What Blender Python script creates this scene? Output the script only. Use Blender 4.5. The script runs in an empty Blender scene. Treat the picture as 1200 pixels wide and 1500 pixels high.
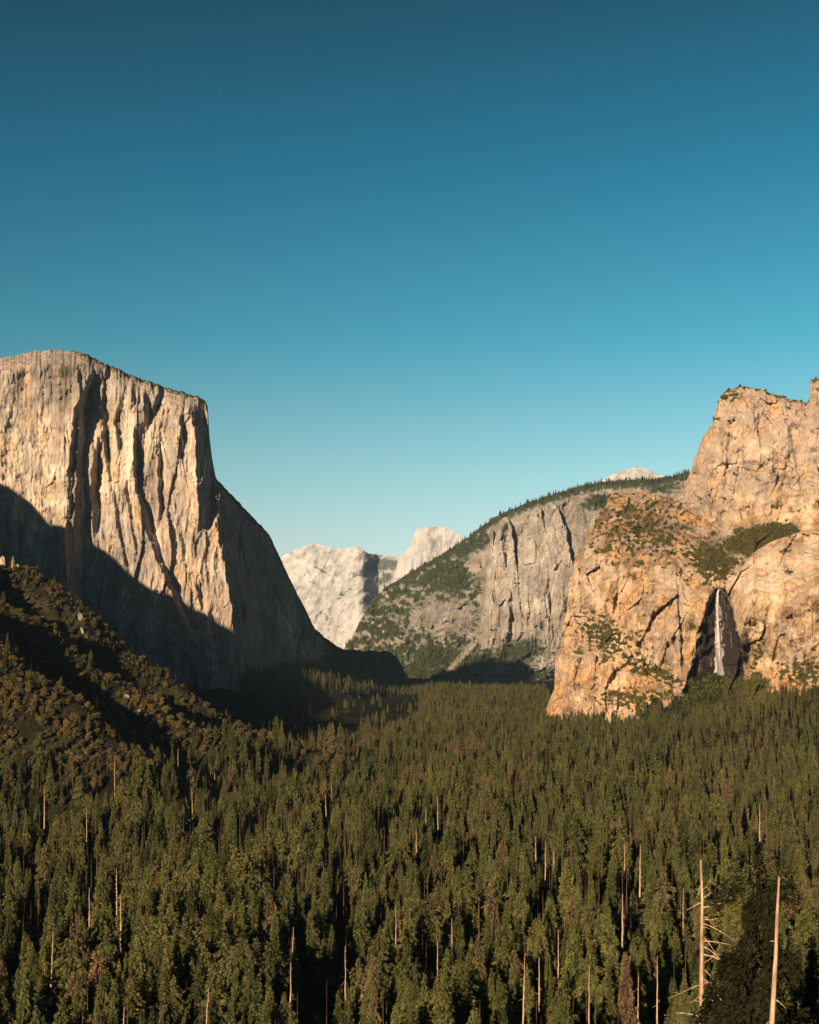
import bpy, math, random
import numpy as np
rng = np.random.default_rng(7); random.seed(7)
S = bpy.context.scene; COL = S.collection

# ------------------------------------------------------------------ camera
F, HZ = 2000.0, 960.0
cam = bpy.data.objects.new('camera', bpy.data.cameras.new('camera')); COL.objects.link(cam)
cam.location = (0, 0, 0); cam.rotation_euler = (math.pi/2, 0, 0)
cam.data.sensor_width = 36; cam.data.sensor_fit = 'AUTO'; cam.data.lens = 36*F/1500
cam.data.shift_y = (HZ-750)/1500; cam.data.clip_start = 1; cam.data.clip_end = 60000
S.camera = cam
def W(px, py, Y): return ((px-600)/F*Y, Y, (HZ-py)/F*Y)
def proj(x, Y, z): return 600+x/Y*F, HZ-z/Y*F

# ------------------------------------------------------------------ sun and sky
ALPHA, ELEV = math.radians(22), math.radians(13.8)
sun_h = np.array([-math.sin(ALPHA), -math.cos(ALPHA)])
sl = bpy.data.lights.new('sun', 'SUN'); sl.energy = 5.0; sl.angle = math.radians(0.53); sl.color = (1.0, 0.79, 0.555)
so = bpy.data.objects.new('sun', sl); COL.objects.link(so)
so.rotation_euler = (math.pi/2-ELEV, 0, -ALPHA)
wd = bpy.data.worlds.new('World'); S.world = wd; wd.use_nodes = True
nt = wd.node_tree; N = nt.nodes; L = nt.links; bg = N['Background']
sk = N.new('ShaderNodeTexSky'); sk.sky_type = 'NISHITA'; sk.sun_disc = False
sk.sun_elevation = ELEV; sk.sun_rotation = math.atan2(sun_h[0], sun_h[1]); sk.altitude = 1300
tc = N.new('ShaderNodeTexCoord'); sx = N.new('ShaderNodeSeparateXYZ'); L.new(tc.outputs['Generated'], sx.inputs[0])
rp = N.new('ShaderNodeValToRGB'); L.new(sx.outputs['Z'], rp.inputs[0])
SKY = [(0.0, (1.03, 1.0, .97)), (.09, (.90, .94, .90)), (.129, (.72, .95, .83)), (.224, (.235, .76, .73)), (.334, (.085, .535, .575)), (.433, (.062, .32, .335)), (.7, (.06, .2, .25)), (1.0, (.05, .17, .22))]
el = rp.color_ramp.elements
while len(el) < len(SKY): el.new(.5)
for e, (p, c) in zip(el, SKY): e.position = p; e.color = (*c, 1)
mx = N.new('ShaderNodeMix'); mx.data_type = 'RGBA'; mx.blend_type = 'MULTIPLY'; mx.inputs[0].default_value = 1; mx.clamp_result = False
L.new(sk.outputs[0], mx.inputs[6]); L.new(rp.outputs[0], mx.inputs[7]); bk = N.new('ShaderNodeMapRange'); L.new(sx.outputs['Y'], bk.inputs[0]); bk.inputs[1].default_value = -.7; bk.inputs[2].default_value = .6; bk.inputs[3].default_value = .25; bk.inputs[4].default_value = 1
m2 = N.new('ShaderNodeMix'); m2.data_type = 'RGBA'; m2.blend_type = 'MULTIPLY'; m2.inputs[0].default_value = 1; L.new(mx.outputs[2], m2.inputs[6])
bk.inputs[3].default_value = 0; bc = N.new('ShaderNodeMix'); bc.data_type = 'RGBA'; bc.inputs[6].default_value = (.13, .27, .47, 1); bc.inputs[7].default_value = (1, 1, 1, 1); L.new(bk.outputs[0], bc.inputs[0]); L.new(bc.outputs[2], m2.inputs[7]); lr = N.new('ShaderNodeMapRange'); L.new(sx.outputs['X'], lr.inputs[0]); lr.inputs[1].default_value = -.3; lr.inputs[2].default_value = .3; lr.inputs[3].default_value = .80; lr.inputs[4].default_value = 1.13  # unseen sky behind the viewer dimmed and blued to deepen the shadows
m3 = N.new('ShaderNodeMix'); m3.data_type = 'RGBA'; m3.blend_type = 'MULTIPLY'; m3.inputs[0].default_value = 1; L.new(m2.outputs[2], m3.inputs[6]); L.new(lr.outputs[0], m3.inputs[7]); L.new(m3.outputs[2], bg.inputs[0])
bg.inputs[1].default_value = 0.0705
vs = S.view_settings; vs.view_transform = 'Standard'; vs.look = 'None'; vs.gamma = 1; vs.exposure = 0.76
S.cycles.max_bounces = 5; S.cycles.diffuse_bounces = 2; S.cycles.transparent_max_bounces = 8; S.cycles.volume_bounces = 0

# ------------------------------------------------------------------ noise
def _h(ix, iy, s):
    h = (ix.astype(np.int64)*374761393 + iy.astype(np.int64)*668265263 + s*974711) & 0x7fffffff
    h = ((h ^ (h >> 13))*1274126177) & 0x7fffffff
    return h ^ (h >> 16)
def pn(x, y, s=0):
    x = np.asarray(x, float); y = np.asarray(y, float)
    ix = np.floor(x); iy = np.floor(y); fx = x-ix; fy = y-iy; r = 0
    u = fx*fx*fx*(fx*(fx*6-15)+10); v = fy*fy*fy*(fy*(fy*6-15)+10)
    def g(dx, dy):
        a = (_h(ix+dx, iy+dy, s) & 1023)*(2*math.pi/1024)
        return np.cos(a)*(fx-dx)+np.sin(a)*(fy-dy)
    a = g(0, 0)*(1-u)+g(1, 0)*u; b = g(0, 1)*(1-u)+g(1, 1)*u
    return (a*(1-v)+b*v)*1.5
def fbm(x, y, o=4, s=0, g=.5):
    r = 0; a = 1.
    for i in range(o):
        r = r+a*pn(x*2**i+17.3*i, y*2**i-9.1*i, s+i); a *= g
    return r
def ridg(x, y, o=3, s=0, g=.5):
    r = 0; a = 1.
    for i in range(o):
        r = r+a*(1-2*np.abs(pn(x*2**i+5.7*i, y*2**i+3.3*i, s+i))); a *= g
    return r
def facet(x, y, s, off=1., tilt=1.):
    """blocky joint planes: every cell is a small tilted plane with a crisp edge"""
    x, y = np.broadcast_arrays(np.asarray(x, float), np.asarray(y, float)); ix = np.floor(x); iy = np.floor(y); best = np.full(x.shape, 1e9); out = np.zeros(x.shape)
    for a in (-1, 0, 1):
        for b in (-1, 0, 1):
            h = _h(ix+a, iy+b, s); jx = (h & 255)/255.; jy = ((h >> 8) & 255)/255.; dx = x-(ix+a+jx); dy = y-(iy+b+jy); d = dx*dx+dy*dy
            h2 = _h(ix+a, iy+b, s+7); v = off*((h2 & 255)/127.5-1)+tilt*(((h2 >> 8) & 255)/127.5-1)*dx+tilt*(((h2 >> 16) & 255)/127.5-1)*dy*.6
            m = d < best; out = np.where(m, v, out); best = np.minimum(best, d)
    return out
def sst(a, b, x):
    t = np.clip((x-a)/(b-a), 0, 1); return t*t*(3-2*t)
def pl(pts, x):
    p = np.array(pts, float); return np.interp(x, p[:, 0], p[:, 1])
class RBF:
    def __init__(s, pts):
        p = np.array(pts, float); s.p = p[:, :2]/100; n = len(p)
        d = np.linalg.norm(s.p[:, None]-s.p[None], axis=2)
        A = np.zeros((n+3, n+3)); A[:n, :n] = d-np.eye(n)*.05; A[:n, n] = 1; A[:n, n+1:] = s.p; A[n, :n] = 1; A[n+1:, :n] = s.p.T
        s.w = np.linalg.solve(A, np.r_[p[:, 2], 0, 0, 0])
    def __call__(s, px, py):
        x = px/100; y = py/100; n = len(s.p); r = s.w[n]+s.w[n+1]*x+s.w[n+2]*y
        for i in range(n): r = r+s.w[i]*np.sqrt((x-s.p[i, 0])**2+(y-s.p[i, 1])**2+.01)
        return r

# ------------------------------------------------------------------ object helpers
def tag(o, label=None, cat=None, group=None, kind=None):
    if label: o['label'] = label
    if cat: o['category'] = cat
    if group: o['group'] = group
    if kind: o['kind'] = kind
    return o
def mesh(name, v, f, mat, smooth=False, attrs=None):
    me = bpy.data.meshes.new(name); v = np.asarray(v, np.float32); f = np.asarray(f, np.int32)
    n, k = f.shape
    me.vertices.add(len(v)); me.vertices.foreach_set('co', v.ravel())
    me.loops.add(n*k); me.loops.foreach_set('vertex_index', f.ravel())
    me.polygons.add(n); me.polygons.foreach_set('loop_start', np.arange(0, n*k, k, dtype=np.int32))
    me.polygons.foreach_set('use_smooth', np.full(n, smooth))
    me.update(calc_edges=True)
    for kx, a in (attrs or {}).items():
        at = me.attributes.new(kx, 'FLOAT', 'POINT'); at.data.foreach_set('value', np.asarray(a, np.float32).ravel())
    me.materials.append(mat); return me
def link(name, me, parent=None):
    o = bpy.data.objects.new(name, me); COL.objects.link(o)
    if parent: o.parent = parent
    return o
def gridf(r, c):
    i = np.arange((r-1)*(c-1)); a = i//(c-1)*c+i % (c-1)
    return np.stack([a, a+c, a+c+1, a+1], 1)

# ------------------------------------------------------------------ materials
def newmat(name):
    m = bpy.data.materials.new(name); m.use_nodes = True; t = m.node_tree
    for n in list(t.nodes):
        if n.type != 'OUTPUT_MATERIAL': t.nodes.remove(n)
    return m, t, t.nodes['Material Output']
def nd(t, typ, **k):
    n = t.nodes.new(typ)
    for a, b in k.items(): setattr(n, a, b)
    return n
def noise_n(t, src, sc, detail=5, rough=.55):
    mp = nd(t, 'ShaderNodeMapping'); mp.inputs['Scale'].default_value = sc; t.links.new(src, mp.inputs[0])
    n = nd(t, 'ShaderNodeTexNoise'); n.inputs['Scale'].default_value = 1; n.inputs['Detail'].default_value = detail; n.inputs['Roughness'].default_value = rough
    t.links.new(mp.outputs[0], n.inputs['Vector']); return n.outputs[0]
def math_n(t, op, a, b=None, clamp=False):
    n = nd(t, 'ShaderNodeMath', operation=op); n.use_clamp = clamp
    for i, q in enumerate((a, b)):
        if q is None: continue
        if isinstance(q, (int, float)): n.inputs[i].default_value = q
        else: t.links.new(q, n.inputs[i])
    return n.outputs[0]
def ramp_n(t, fac, stops, interp='LINEAR'):
    r = nd(t, 'ShaderNodeValToRGB'); r.color_ramp.interpolation = interp; e = r.color_ramp.elements
    while len(e) < len(stops): e.new(.5)
    for q, (p, c) in zip(e, stops): q.position = p; q.color = (*c, 1)
    t.links.new(fac, r.inputs[0]); return r.outputs[0]
def mix_n(t, fac, a, b, mode='MIX'):
    m = nd(t, 'ShaderNodeMix', data_type='RGBA', blend_type=mode)
    for i, q in ((0, fac), (6, a), (7, b)):
        if isinstance(q, (int, float)): m.inputs[i].default_value = q
        elif isinstance(q, tuple): m.inputs[i].default_value = (*q, 1)
        else: t.links.new(q, m.inputs[i])
    return m.outputs[2]
def rock_mat(name, cols, ochre, veg=(.05, .052, .022), k=1., bump=1., och_amt=.5, gry=(.29, .255, .225), gry_amt=.55, crk=150., crka=.55):
    m, t, out = newmat(name); g = nd(t, 'ShaderNodeNewGeometry').outputs['Position']
    n1 = noise_n(t, g, (1/(210*k), 1/(210*k), 1/(420*k)), 4)
    n2 = noise_n(t, g, (1/(20*k), 1/(20*k), 1/(240*k)), 5, .6)
    n3 = noise_n(t, g, (1/(16*k), 1/(16*k), 1/(22*k)), 6, .7)
    n4 = noise_n(t, g, (1/(60*k), 1/(60*k), 1/(110*k)), 4, .6)
    s = math_n(t, 'ADD', math_n(t, 'MULTIPLY', n1, .30), math_n(t, 'MULTIPLY', n2, .36)); s = math_n(t, 'ADD', s, math_n(t, 'MULTIPLY', n3, .34))
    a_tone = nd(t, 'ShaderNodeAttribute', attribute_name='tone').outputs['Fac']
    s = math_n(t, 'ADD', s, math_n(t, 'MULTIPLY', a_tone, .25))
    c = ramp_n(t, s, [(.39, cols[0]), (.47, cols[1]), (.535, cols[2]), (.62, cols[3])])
    oc = math_n(t, 'MULTIPLY', ramp_n(t, n4, [(.48, (0, 0, 0)), (.62, (1, 1, 1))]), och_amt)
    c = mix_n(t, oc, c, ochre)
    n5 = noise_n(t, g, (1/(75*k)+.0007, 1/(75*k), 1/(190*k)), 5, .65)
    c = mix_n(t, math_n(t, 'MULTIPLY', ramp_n(t, n5, [(.47, (0, 0, 0)), (.57, (1, 1, 1))]), gry_amt), c, mix_n(t, n3, tuple(q*.6 for q in gry), tuple(q*1.4 for q in gry)))
    c = mix_n(t, nd(t, 'ShaderNodeAttribute', attribute_name='grey').outputs['Fac'], c, mix_n(t, n3, tuple(q*.65 for q in gry), tuple(q*1.5 for q in gry)))
    vo = nd(t, 'ShaderNodeTexVoronoi', feature='DISTANCE_TO_EDGE'); mv = nd(t, 'ShaderNodeMapping'); mv.inputs['Scale'].default_value = (1/(34*k), 1/(34*k), 1/(crk*k)); vo.inputs['Scale'].default_value = 1
    wv = nd(t, 'ShaderNodeVectorMath', operation='MULTIPLY_ADD'); tn = nd(t, 'ShaderNodeTexNoise'); tn.inputs['Scale'].default_value = 1/(30*k); tn.inputs['Detail'].default_value = 3
    t.links.new(g, tn.inputs['Vector']); t.links.new(tn.outputs['Color'], wv.inputs[0]); wv.inputs[1].default_value = (28*k, 28*k, 28*k); t.links.new(g, wv.inputs[2]); t.links.new(wv.outputs[0], mv.inputs[0]); t.links.new(mv.outputs[0], vo.inputs['Vector'])
    ck = ramp_n(t, vo.outputs['Distance'], [(.0, (0, 0, 0)), (.075, (1, 1, 1))])
    c = mix_n(t, math_n(t, 'MULTIPLY', math_n(t, 'SUBTRACT', 1., ck), math_n(t, 'MULTIPLY', ramp_n(t, n4, [(.42, (.15, .15, .15)), (.6, (1, 1, 1))]), crka)), c, tuple(q*.45 for q in cols[0]))
    a_st = nd(t, 'ShaderNodeAttribute', attribute_name='stain_shade').outputs['Fac']
    c = mix_n(t, math_n(t, 'MULTIPLY', a_st, math_n(t, 'MULTIPLY_ADD', n2, .7), True), c, (.034, .026, .025))
    for q_ in t.nodes:
        if q_.type == 'MATH' and q_.operation == 'MULTIPLY_ADD': q_.inputs[2].default_value = .55
    a_v = nd(t, 'ShaderNodeAttribute', attribute_name='veg').outputs['Fac']
    vf = math_n(t, 'SUBTRACT', math_n(t, 'ADD', a_v, math_n(t, 'MULTIPLY', n3, .9)), .75)
    vf = math_n(t, 'MULTIPLY', vf, 4.5, True)
    c = mix_n(t, vf, c, mix_n(t, n4, tuple(q*.6 for q in veg), tuple(q*1.5 for q in veg)))
    b = nd(t, 'ShaderNodeBump'); b.inputs['Strength'].default_value = .65*bump; b.inputs['Distance'].default_value = 9*k
    t.links.new(math_n(t, 'ADD', math_n(t, 'ADD', n3, math_n(t, 'MULTIPLY', n2, .6)), math_n(t, 'MULTIPLY', ck, .6*crka)), b.inputs['Height'])
    d = nd(t, 'ShaderNodeBsdfDiffuse'); d.inputs['Roughness'].default_value = .6
    t.links.new(c, d.inputs[0]); t.links.new(b.outputs[0], d.inputs['Normal']); t.links.new(d.outputs[0], out.inputs[0]); return m
M_CAP = rock_mat('granite_tan', [(.15, .125, .108), (.36, .28, .205), (.52, .41, .305), (.68, .565, .43)], (.54, .345, .19), och_amt=.55)
M_BRI = rock_mat('granite_ochre', [(.13, .083, .052), (.34, .22, .125), (.51, .355, .21), (.66, .50, .335)], (.55, .28, .10), veg=(.06, .058, .020), och_amt=.65, gry=(.345, .27, .215), gry_amt=.5, crk=60.)
M_MID = rock_mat('granite_grey', [(.15, .13, .11), (.28, .235, .19), (.37, .315, .26), (.47, .41, .34)], (.33, .235, .165), veg=(.040, .050, .026), k=1.5, och_amt=.4, gry=(.24, .22, .20))
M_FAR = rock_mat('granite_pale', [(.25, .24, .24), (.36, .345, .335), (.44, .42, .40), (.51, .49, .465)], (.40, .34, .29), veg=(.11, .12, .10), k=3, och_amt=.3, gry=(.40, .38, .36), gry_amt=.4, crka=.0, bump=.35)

def leaf_mat(name, stops, transl=.27):
    m, t, out = newmat(name); oi = nd(t, 'ShaderNodeObjectInfo').outputs['Random']
    g = nd(t, 'ShaderNodeNewGeometry')
    n = noise_n(t, g.outputs['Position'], (.28, .28, .28), 3, .6)
    c = ramp_n(t, oi, stops)
    nl = noise_n(t, g.outputs['Position'], (1/70., 1/70., 1/400.), 3, .6)
    c = mix_n(t, 1.0, c, ramp_n(t, nl, [(.36, (.84, .85, .90)), (.52, (1.04, 1.0, 1.02)), (.66, (1.32, 1.22, 1.10))]), 'MULTIPLY')
    c = mix_n(t, 1.0, c, ramp_n(t, n, [(.3, (.55, .55, .55)), (.7, (1.45, 1.4, 1.3))]), 'MULTIPLY')
    d = nd(t, 'ShaderNodeBsdfDiffuse'); tr = nd(t, 'ShaderNodeBsdfTranslucent'); ms = nd(t, 'ShaderNodeMixShader'); ms.inputs[0].default_value = transl
    t.links.new(c, d.inputs[0]); t.links.new(c, tr.inputs[0]); t.links.new(d.outputs[0], ms.inputs[1]); t.links.new(tr.outputs[0], ms.inputs[2]); t.links.new(ms.outputs[0], out.inputs[0]); return m
M_NEED = leaf_mat('conifer_needles', [(0, (.068, .078, .028)), (.3, (.106, .113, .040)), (.6, (.152, .148, .054)), (.88, (.130, .146, .050)), (.95, (.17, .14, .07)), (1, (.19, .125, .07))])
M_OAK = leaf_mat('oak_leaves', [(0, (.075, .066, .024)), (.4, (.105, .088, .034)), (.8, (.125, .098, .042)), (1, (.15, .105, .05))])
M_SHADED = leaf_mat('shaded_needles', [(0, (.020, .020, .009)), (1, (.026, .026, .012))], .1)  # shade over the near pines, put into the needle colour
M_BRUSH = leaf_mat('green_brush', [(0, (.055, .070, .020)), (.5, (.08, .10, .028)), (1, (.11, .125, .035))])
def bark(name, c1, c2):
    m, t, out = newmat(name); tcn = nd(t, 'ShaderNodeTexCoord')
    n = noise_n(t, tcn.outputs['Object'], (2.6, 2.6, .42), 6, .7)
    d = nd(t, 'ShaderNodeBsdfDiffuse'); t.links.new(ramp_n(t, n, [(.35, c1), (.65, c2)]), d.inputs[0]); t.links.new(d.outputs[0], out.inputs[0]); return m
M_BARK = bark('bark', (.05, .032, .02), (.12, .075, .045))
M_DEAD = bark('bleached_wood', (.20, .105, .06), (.62, .42, .27))
M_BROWN = leaf_mat('dead_needles', [(0, (.17, .095, .05)), (1, (.20, .12, .06))])

# ------------------------------------------------------------------ terrain
def capY(px): return 3600+(px+100)*.64
def crest_from_shadow():
    pts = [(-160, 640, 800), (-60, 690, 850), (0, 703, 900), (32, 727, 950), (42, 764, 1000), (100, 776, 1050), (150, 812, 1100), (205, 852, 1150), (265, 884, 1250), (340, 925, 1400)]
    r = []
    for px, py, s in pts:
        x, Y, z = W(px, py, capY(px)+40); r.append((x+sun_h[0]*s, Y+sun_h[1]*s, z+s*math.tan(ELEV)))
    return r
R1 = [(-2600, 3000, 950)]+crest_from_shadow()+[(-905, 2390, 300), (-780, 2080, 200), (-650, 1985, 148), (-528, 1920, 102), (-456, 1880, 66), (-436, 1850, 22), (-412, 1830, 10), (-311, 1780, -44), (-234, 1735, -87), (-146, 1712, -114), (-84, 1692, -123), (-34, 1655, -139), (30, 1610, -157)]
R2 = [(-760, 1620, 190), (-520, 1500, 60), (-383, 1420, -34), (-300, 1370, -82), (-245, 1330, -118), (-190, 1290, -156)]
R3 = [(-700, 1800, 200), (-560, 1740, 100), (-420, 1660, 10), (-290, 1590, -70), (-215, 1560, -105), (-130, 1520, -156)]
T1 = [(330, 3000, -160), (420, 2800, -152), (520, 2640, -135), (640, 2500, -92), (760, 2350, -55), (1100, 2200, 20)]
T3 = [(610, 2730, -20), (575, 2640, -78), (548, 2560, -125)]
T2 = [(-1300, 3650, 60), (-900, 3700, -20), (-560, 3850, -95), (-330, 4300, -70), (-250, 4750, -85), (-120, 5400, -130)]
def ridge(P, x, y, gl, gr, rad):
    best = np.full(x.shape, 1e9); out = np.full(x.shape, -1e4)
    for (x0, y0, z0), (x1, y1, z1) in zip(P[:-1], P[1:]):
        dx, dy = x1-x0, y1-y0; q = dx*dx+dy*dy
        t = np.clip(((x-x0)*dx+(y-y0)*dy)/q, 0, 1)
        ex = x-x0-t*dx; ey = y-y0-t*dy; d = np.sqrt(ex*ex+ey*ey)
        left = dx*ey-dy*ex > 0
        z = z0+t*(z1-z0)-np.where(left, gl, gr)*(np.sqrt(d*d+rad*rad)-rad)
        out = np.where(d < best, z, out); best = np.minimum(best, d)
    return out
def smax(a, b, k):
    h = np.clip(.5+.5*(a-b)/k, 0, 1); return b+(a-b)*h+k*h*(1-h)
def ground(x, y):
    x = np.asarray(x, float); y = np.asarray(y, float); r = np.hypot(x, y)
    fl = -156+.0045*np.maximum(y-1500, 0)+3*fbm(x/300, y/300, 3, 5)
    h = ridge(R1, x, y, 1.1, .47, 12)
    h = np.maximum(h, ridge(R3, x, y, .75, .5, 10)); h = np.maximum(h, ridge(R2, x, y, .75, .46, 10))
    hm = np.clip((h+150)/120, 0, 1)
    h = h+hm*(16*fbm(x/140, y/140, 3, 11)+5*ridg(x/40, y/40, 3, 12))
    z = smax(h, fl, 14)
    t1 = ridge(T1, x, y, .5, .22, 25); t2 = ridge(T2, x, y, .5, .42, 25)
    z = smax(z, ridge(T3, x, y, .55, .55, 12)+4*fbm(x/25, y/25, 3, 16), 6)
    z = smax(z, t1+4*fbm(x/60, y/60, 3, 14), 12); z = smax(z, t2+6*fbm(x/60, y/60, 3, 15), 12)
    near = -1.75-.37*np.maximum(r-5, 0); near = np.where(y > 0, near, np.maximum(near, -95+2*fbm(x/90, y/90, 2, 18)))  # unseen ground behind the viewer sunk to let the low sun through
    near = near+np.clip(r/60, 0, 1)*2.5*fbm(x/40, y/40, 3, 19)
    return np.where(y > 0, np.where(r < 700, smax(near, z, 8), z), smax(near, np.where(y > -200, -156+61*sst(0, 200, -y), -1e4), 5))
ang = np.radians(np.r_[np.linspace(-180, -45, 46)[:-1], np.linspace(-45, -19, 120)[:-1], np.linspace(-19, 19, 560), np.linspace(19, 45, 60)[1:], np.linspace(45, 180, 46)[1:]])
rad = np.r_[.5, np.geomspace(3, 300, 60), np.geomspace(300, 4500, 420)[1:], np.geomspace(4500, 17000, 70)[1:]]
RR, AA = np.meshgrid(rad, ang, indexing='ij'); gx = RR*np.sin(AA); gy = RR*np.cos(AA)
gz = ground(gx, gy); gz[0] = gz[0].mean()
mt, t, out = newmat('forest_floor')
pos = nd(t, 'ShaderNodeNewGeometry').outputs['Position']
a = noise_n(t, pos, (1/45, 1/45, 1/45), 5); b = noise_n(t, pos, (1/4, 1/4, 1/4), 4, .7)
c = ramp_n(t, math_n(t, 'ADD', math_n(t, 'MULTIPLY', a, .5), math_n(t, 'MULTIPLY', b, .5)), [(.42, (.014, .013, .007)), (.52, (.026, .023, .012)), (.60, (.048, .04, .022)), (.68, (.12, .10, .07))])
d = nd(t, 'ShaderNodeBsdfDiffuse'); bm_ = nd(t, 'ShaderNodeBump'); bm_.inputs['Distance'].default_value = 2; bm_.inputs['Strength'].default_value = .6
t.links.new(b, bm_.inputs['Height']); t.links.new(bm_.outputs[0], d.inputs['Normal']); t.links.new(c, d.inputs[0]); t.links.new(d.outputs[0], out.inputs[0])
o = link('ground', mesh('ground', np.stack([gx, gy, gz], 2).reshape(-1, 3), gridf(*gx.shape)[:, ::-1], mt, True))
tag(o, 'wooded valley floor with the shrubby slope rising on its left', 'ground', kind='structure')

# ------------------------------------------------------------------ mountains
def teeth(feats, px, py, k=1.):
    D = 0
    for line, ws, St, y0, y1, R in feats:
        l = np.array(line, float); e = np.interp(py, l[:, 0], l[:, 1]); w = np.interp(py, l[:, 0], ws)
        e = e+2.0*pn(py/14., 0*py+3.3, 31)+.8*pn(py/5., 0*py+7.7, 32)
        dx = px-e; jt = 9*pn(px/9., py*0+y0, 33)+np.clip(dx, 0, 30)*.5; rp_ = min(34, (y1-y0)*.3); m = sst(y0, y0+rp_, py+jt)*(1-sst(y1-rp_, y1, py+jt))
        f = np.where(dx < 0, -.35*np.exp(np.minimum(dx, 0)/22), np.where(dx < w, -.35+dx/w, .65*np.exp(-np.maximum(dx-w, 0)/R)))
        D = D+m*St*f*k
    return D
def relief(name, p0, p1, step, top, bot, rows, depth, attrs, mat, label, cat, back=(8, 30, 80, 180, 400, 800), jit=1.2, jsc=9., slope=-.04, ztail=-420, vpow=1.):
    px = np.arange(p0, p1+step, step); T = pl(top, px)+jit*fbm(px/jsc, px*0+1.7, 4, 41, .6)
    rg = np.linspace(T.min()-.5, max(b_[1] for b_ in bot), rows)
    PX = np.repeat(px[None], rows, 0); PY = np.maximum(rg[:, None], T[None])
    D = depth(PX, PY, PY-T[None]); at = attrs(PX, PY, PY-T[None])
    x, y, z = W(PX, PY, D); P = np.stack([x, y, z], 2)
    pre = []
    for d_ in back[::-1]:
        q = P[0].copy(); q[:, 0] *= (q[:, 1]+d_)/q[:, 1]; q[:, 1] += d_; q[:, 2] += slope*d_-min(d_*.02, 5)*np.abs(fbm(px/6., px*0+d_, 3, 43)); pre.append(q)
    q = pre[0].copy(); q[:, 2] = ztail; pre = [q]+pre
    A = np.concatenate([np.array(pre), P], 0); n = len(pre)
    full = {k_: np.concatenate([np.repeat(a_[:1], n, 0), a_], 0) for k_, a_ in at.items()}
    fc = gridf(*A.shape[:2]); up = np.concatenate([np.zeros((n, len(px)), bool), PY <= T[None]+1e-6], 0); up[n-1:n+1] = up[n-1:n+1] & False
    fl = up.ravel(); fc = fc[~(fl[fc[:, 0]] & fl[fc[:, 1]] & fl[fc[:, 2]] & fl[fc[:, 3]])]
    o = link(name, mesh(name, A.reshape(-1, 3), fc, mat, True, full))
    tag(o, label, cat, kind='structure')
    return P, at, PX, PY
def blob(px, py, cx, cy, rx, ry, rot=0):
    c, s = math.cos(math.radians(rot)), math.sin(math.radians(rot)); dx = px-cx; dy = py-cy
    return np.exp(-(((dx*c+dy*s)/rx)**2+((-dx*s+dy*c)/ry)**2)*1.1)

# --- the big left cliff
CAPTOP = [(-330, 560), (-200, 545), (-60, 532), (0, 525), (25, 520), (50, 514), (88, 512), (120, 516), (150, 530), (200, 552), (250, 570), (290, 580), (301, 587), (304.5, 596), (307, 640), (311, 672), (316.5, 700), (340, 725), (365, 752), (395, 783), (420, 838), (440, 878), (462, 922), (480, 936), (500, 950), (525, 953), (560, 954), (572, 956), (582, 963), (590, 978), (598, 996), (610, 1040)]  # low right end is a made-up spur standing in for floor shadow
NOSE = [(480, 296), (590, 299), (700, 312), (770, 316), (822, 327), (868, 335), (928, 344), (1020, 370), (1100, 392)]
CF = [([(545, 131), (560, 128), (580, 118), (600, 108), (650, 103), (690, 99), (730, 99), (800, 94), (900, 99)], [6, 7, 11, 20, 22, 23, 27, 28, 22], 160, 540, 1000, 40),
      ([(600, 112), (640, 110), (700, 108), (760, 104)], [4, 4, 4, 4], -34, 590, 790, 8), ([(600, 136), (665, 137), (720, 131), (750, 134), (790, 138)], [6, 7, 12, 12, 9], 75, 640, 800, 25),
      ([(560, 191), (600, 192)], [7, 7], 60, 552, 606, 20), ([(575, 209), (625, 212)], [9, 8], 75, 565, 635, 20),
      ([(572, 230), (605, 221)], [8, 9], 70, 566, 610, 20),
      ([(625, 194), (710, 197), (740, 205), (765, 211), (800, 221), (822, 230), (880, 256), (930, 280)], [5, 6, 7, 11, 10, 9, 9, 8], 70, 618, 945, 30),
      ([(640, 230), (700, 231), (760, 233)], [4, 6, 6], 55, 632, 778, 25),
      ([(590, 277), (640, 285), (700, 288), (760, 291), (800, 292)], [15, 22, 23, 21, 12], 150, 585, 785, 30),
      ([(655, 152), (700, 158)], [5, 5], 30, 600, 720, 20), ([(600, 152), (640, 148), (680, 158)], [4, 5, 5], 35, 590, 690, 15),
      ([(620, 166), (660, 172)], [5, 5], 35, 600, 670, 15), ([(700, 180), (800, 196)], [5, 5], 28, 690, 850, 20),
      ([(690, 160), (760, 168), (840, 186)], [5, 5, 4], 24, 680, 860, 20), ([(610, 262), (650, 266)], [4, 4], 32, 600, 670, 15),
      ([(780, 262), (830, 268)], [5, 5], 34, 770, 845, 15), ([(860, 286), (890, 295)], [5, 4], 30, 850, 900, 15), ([(540, 112), (575, 116)], [5, 5], 35, 530, 590, 15)]
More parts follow.
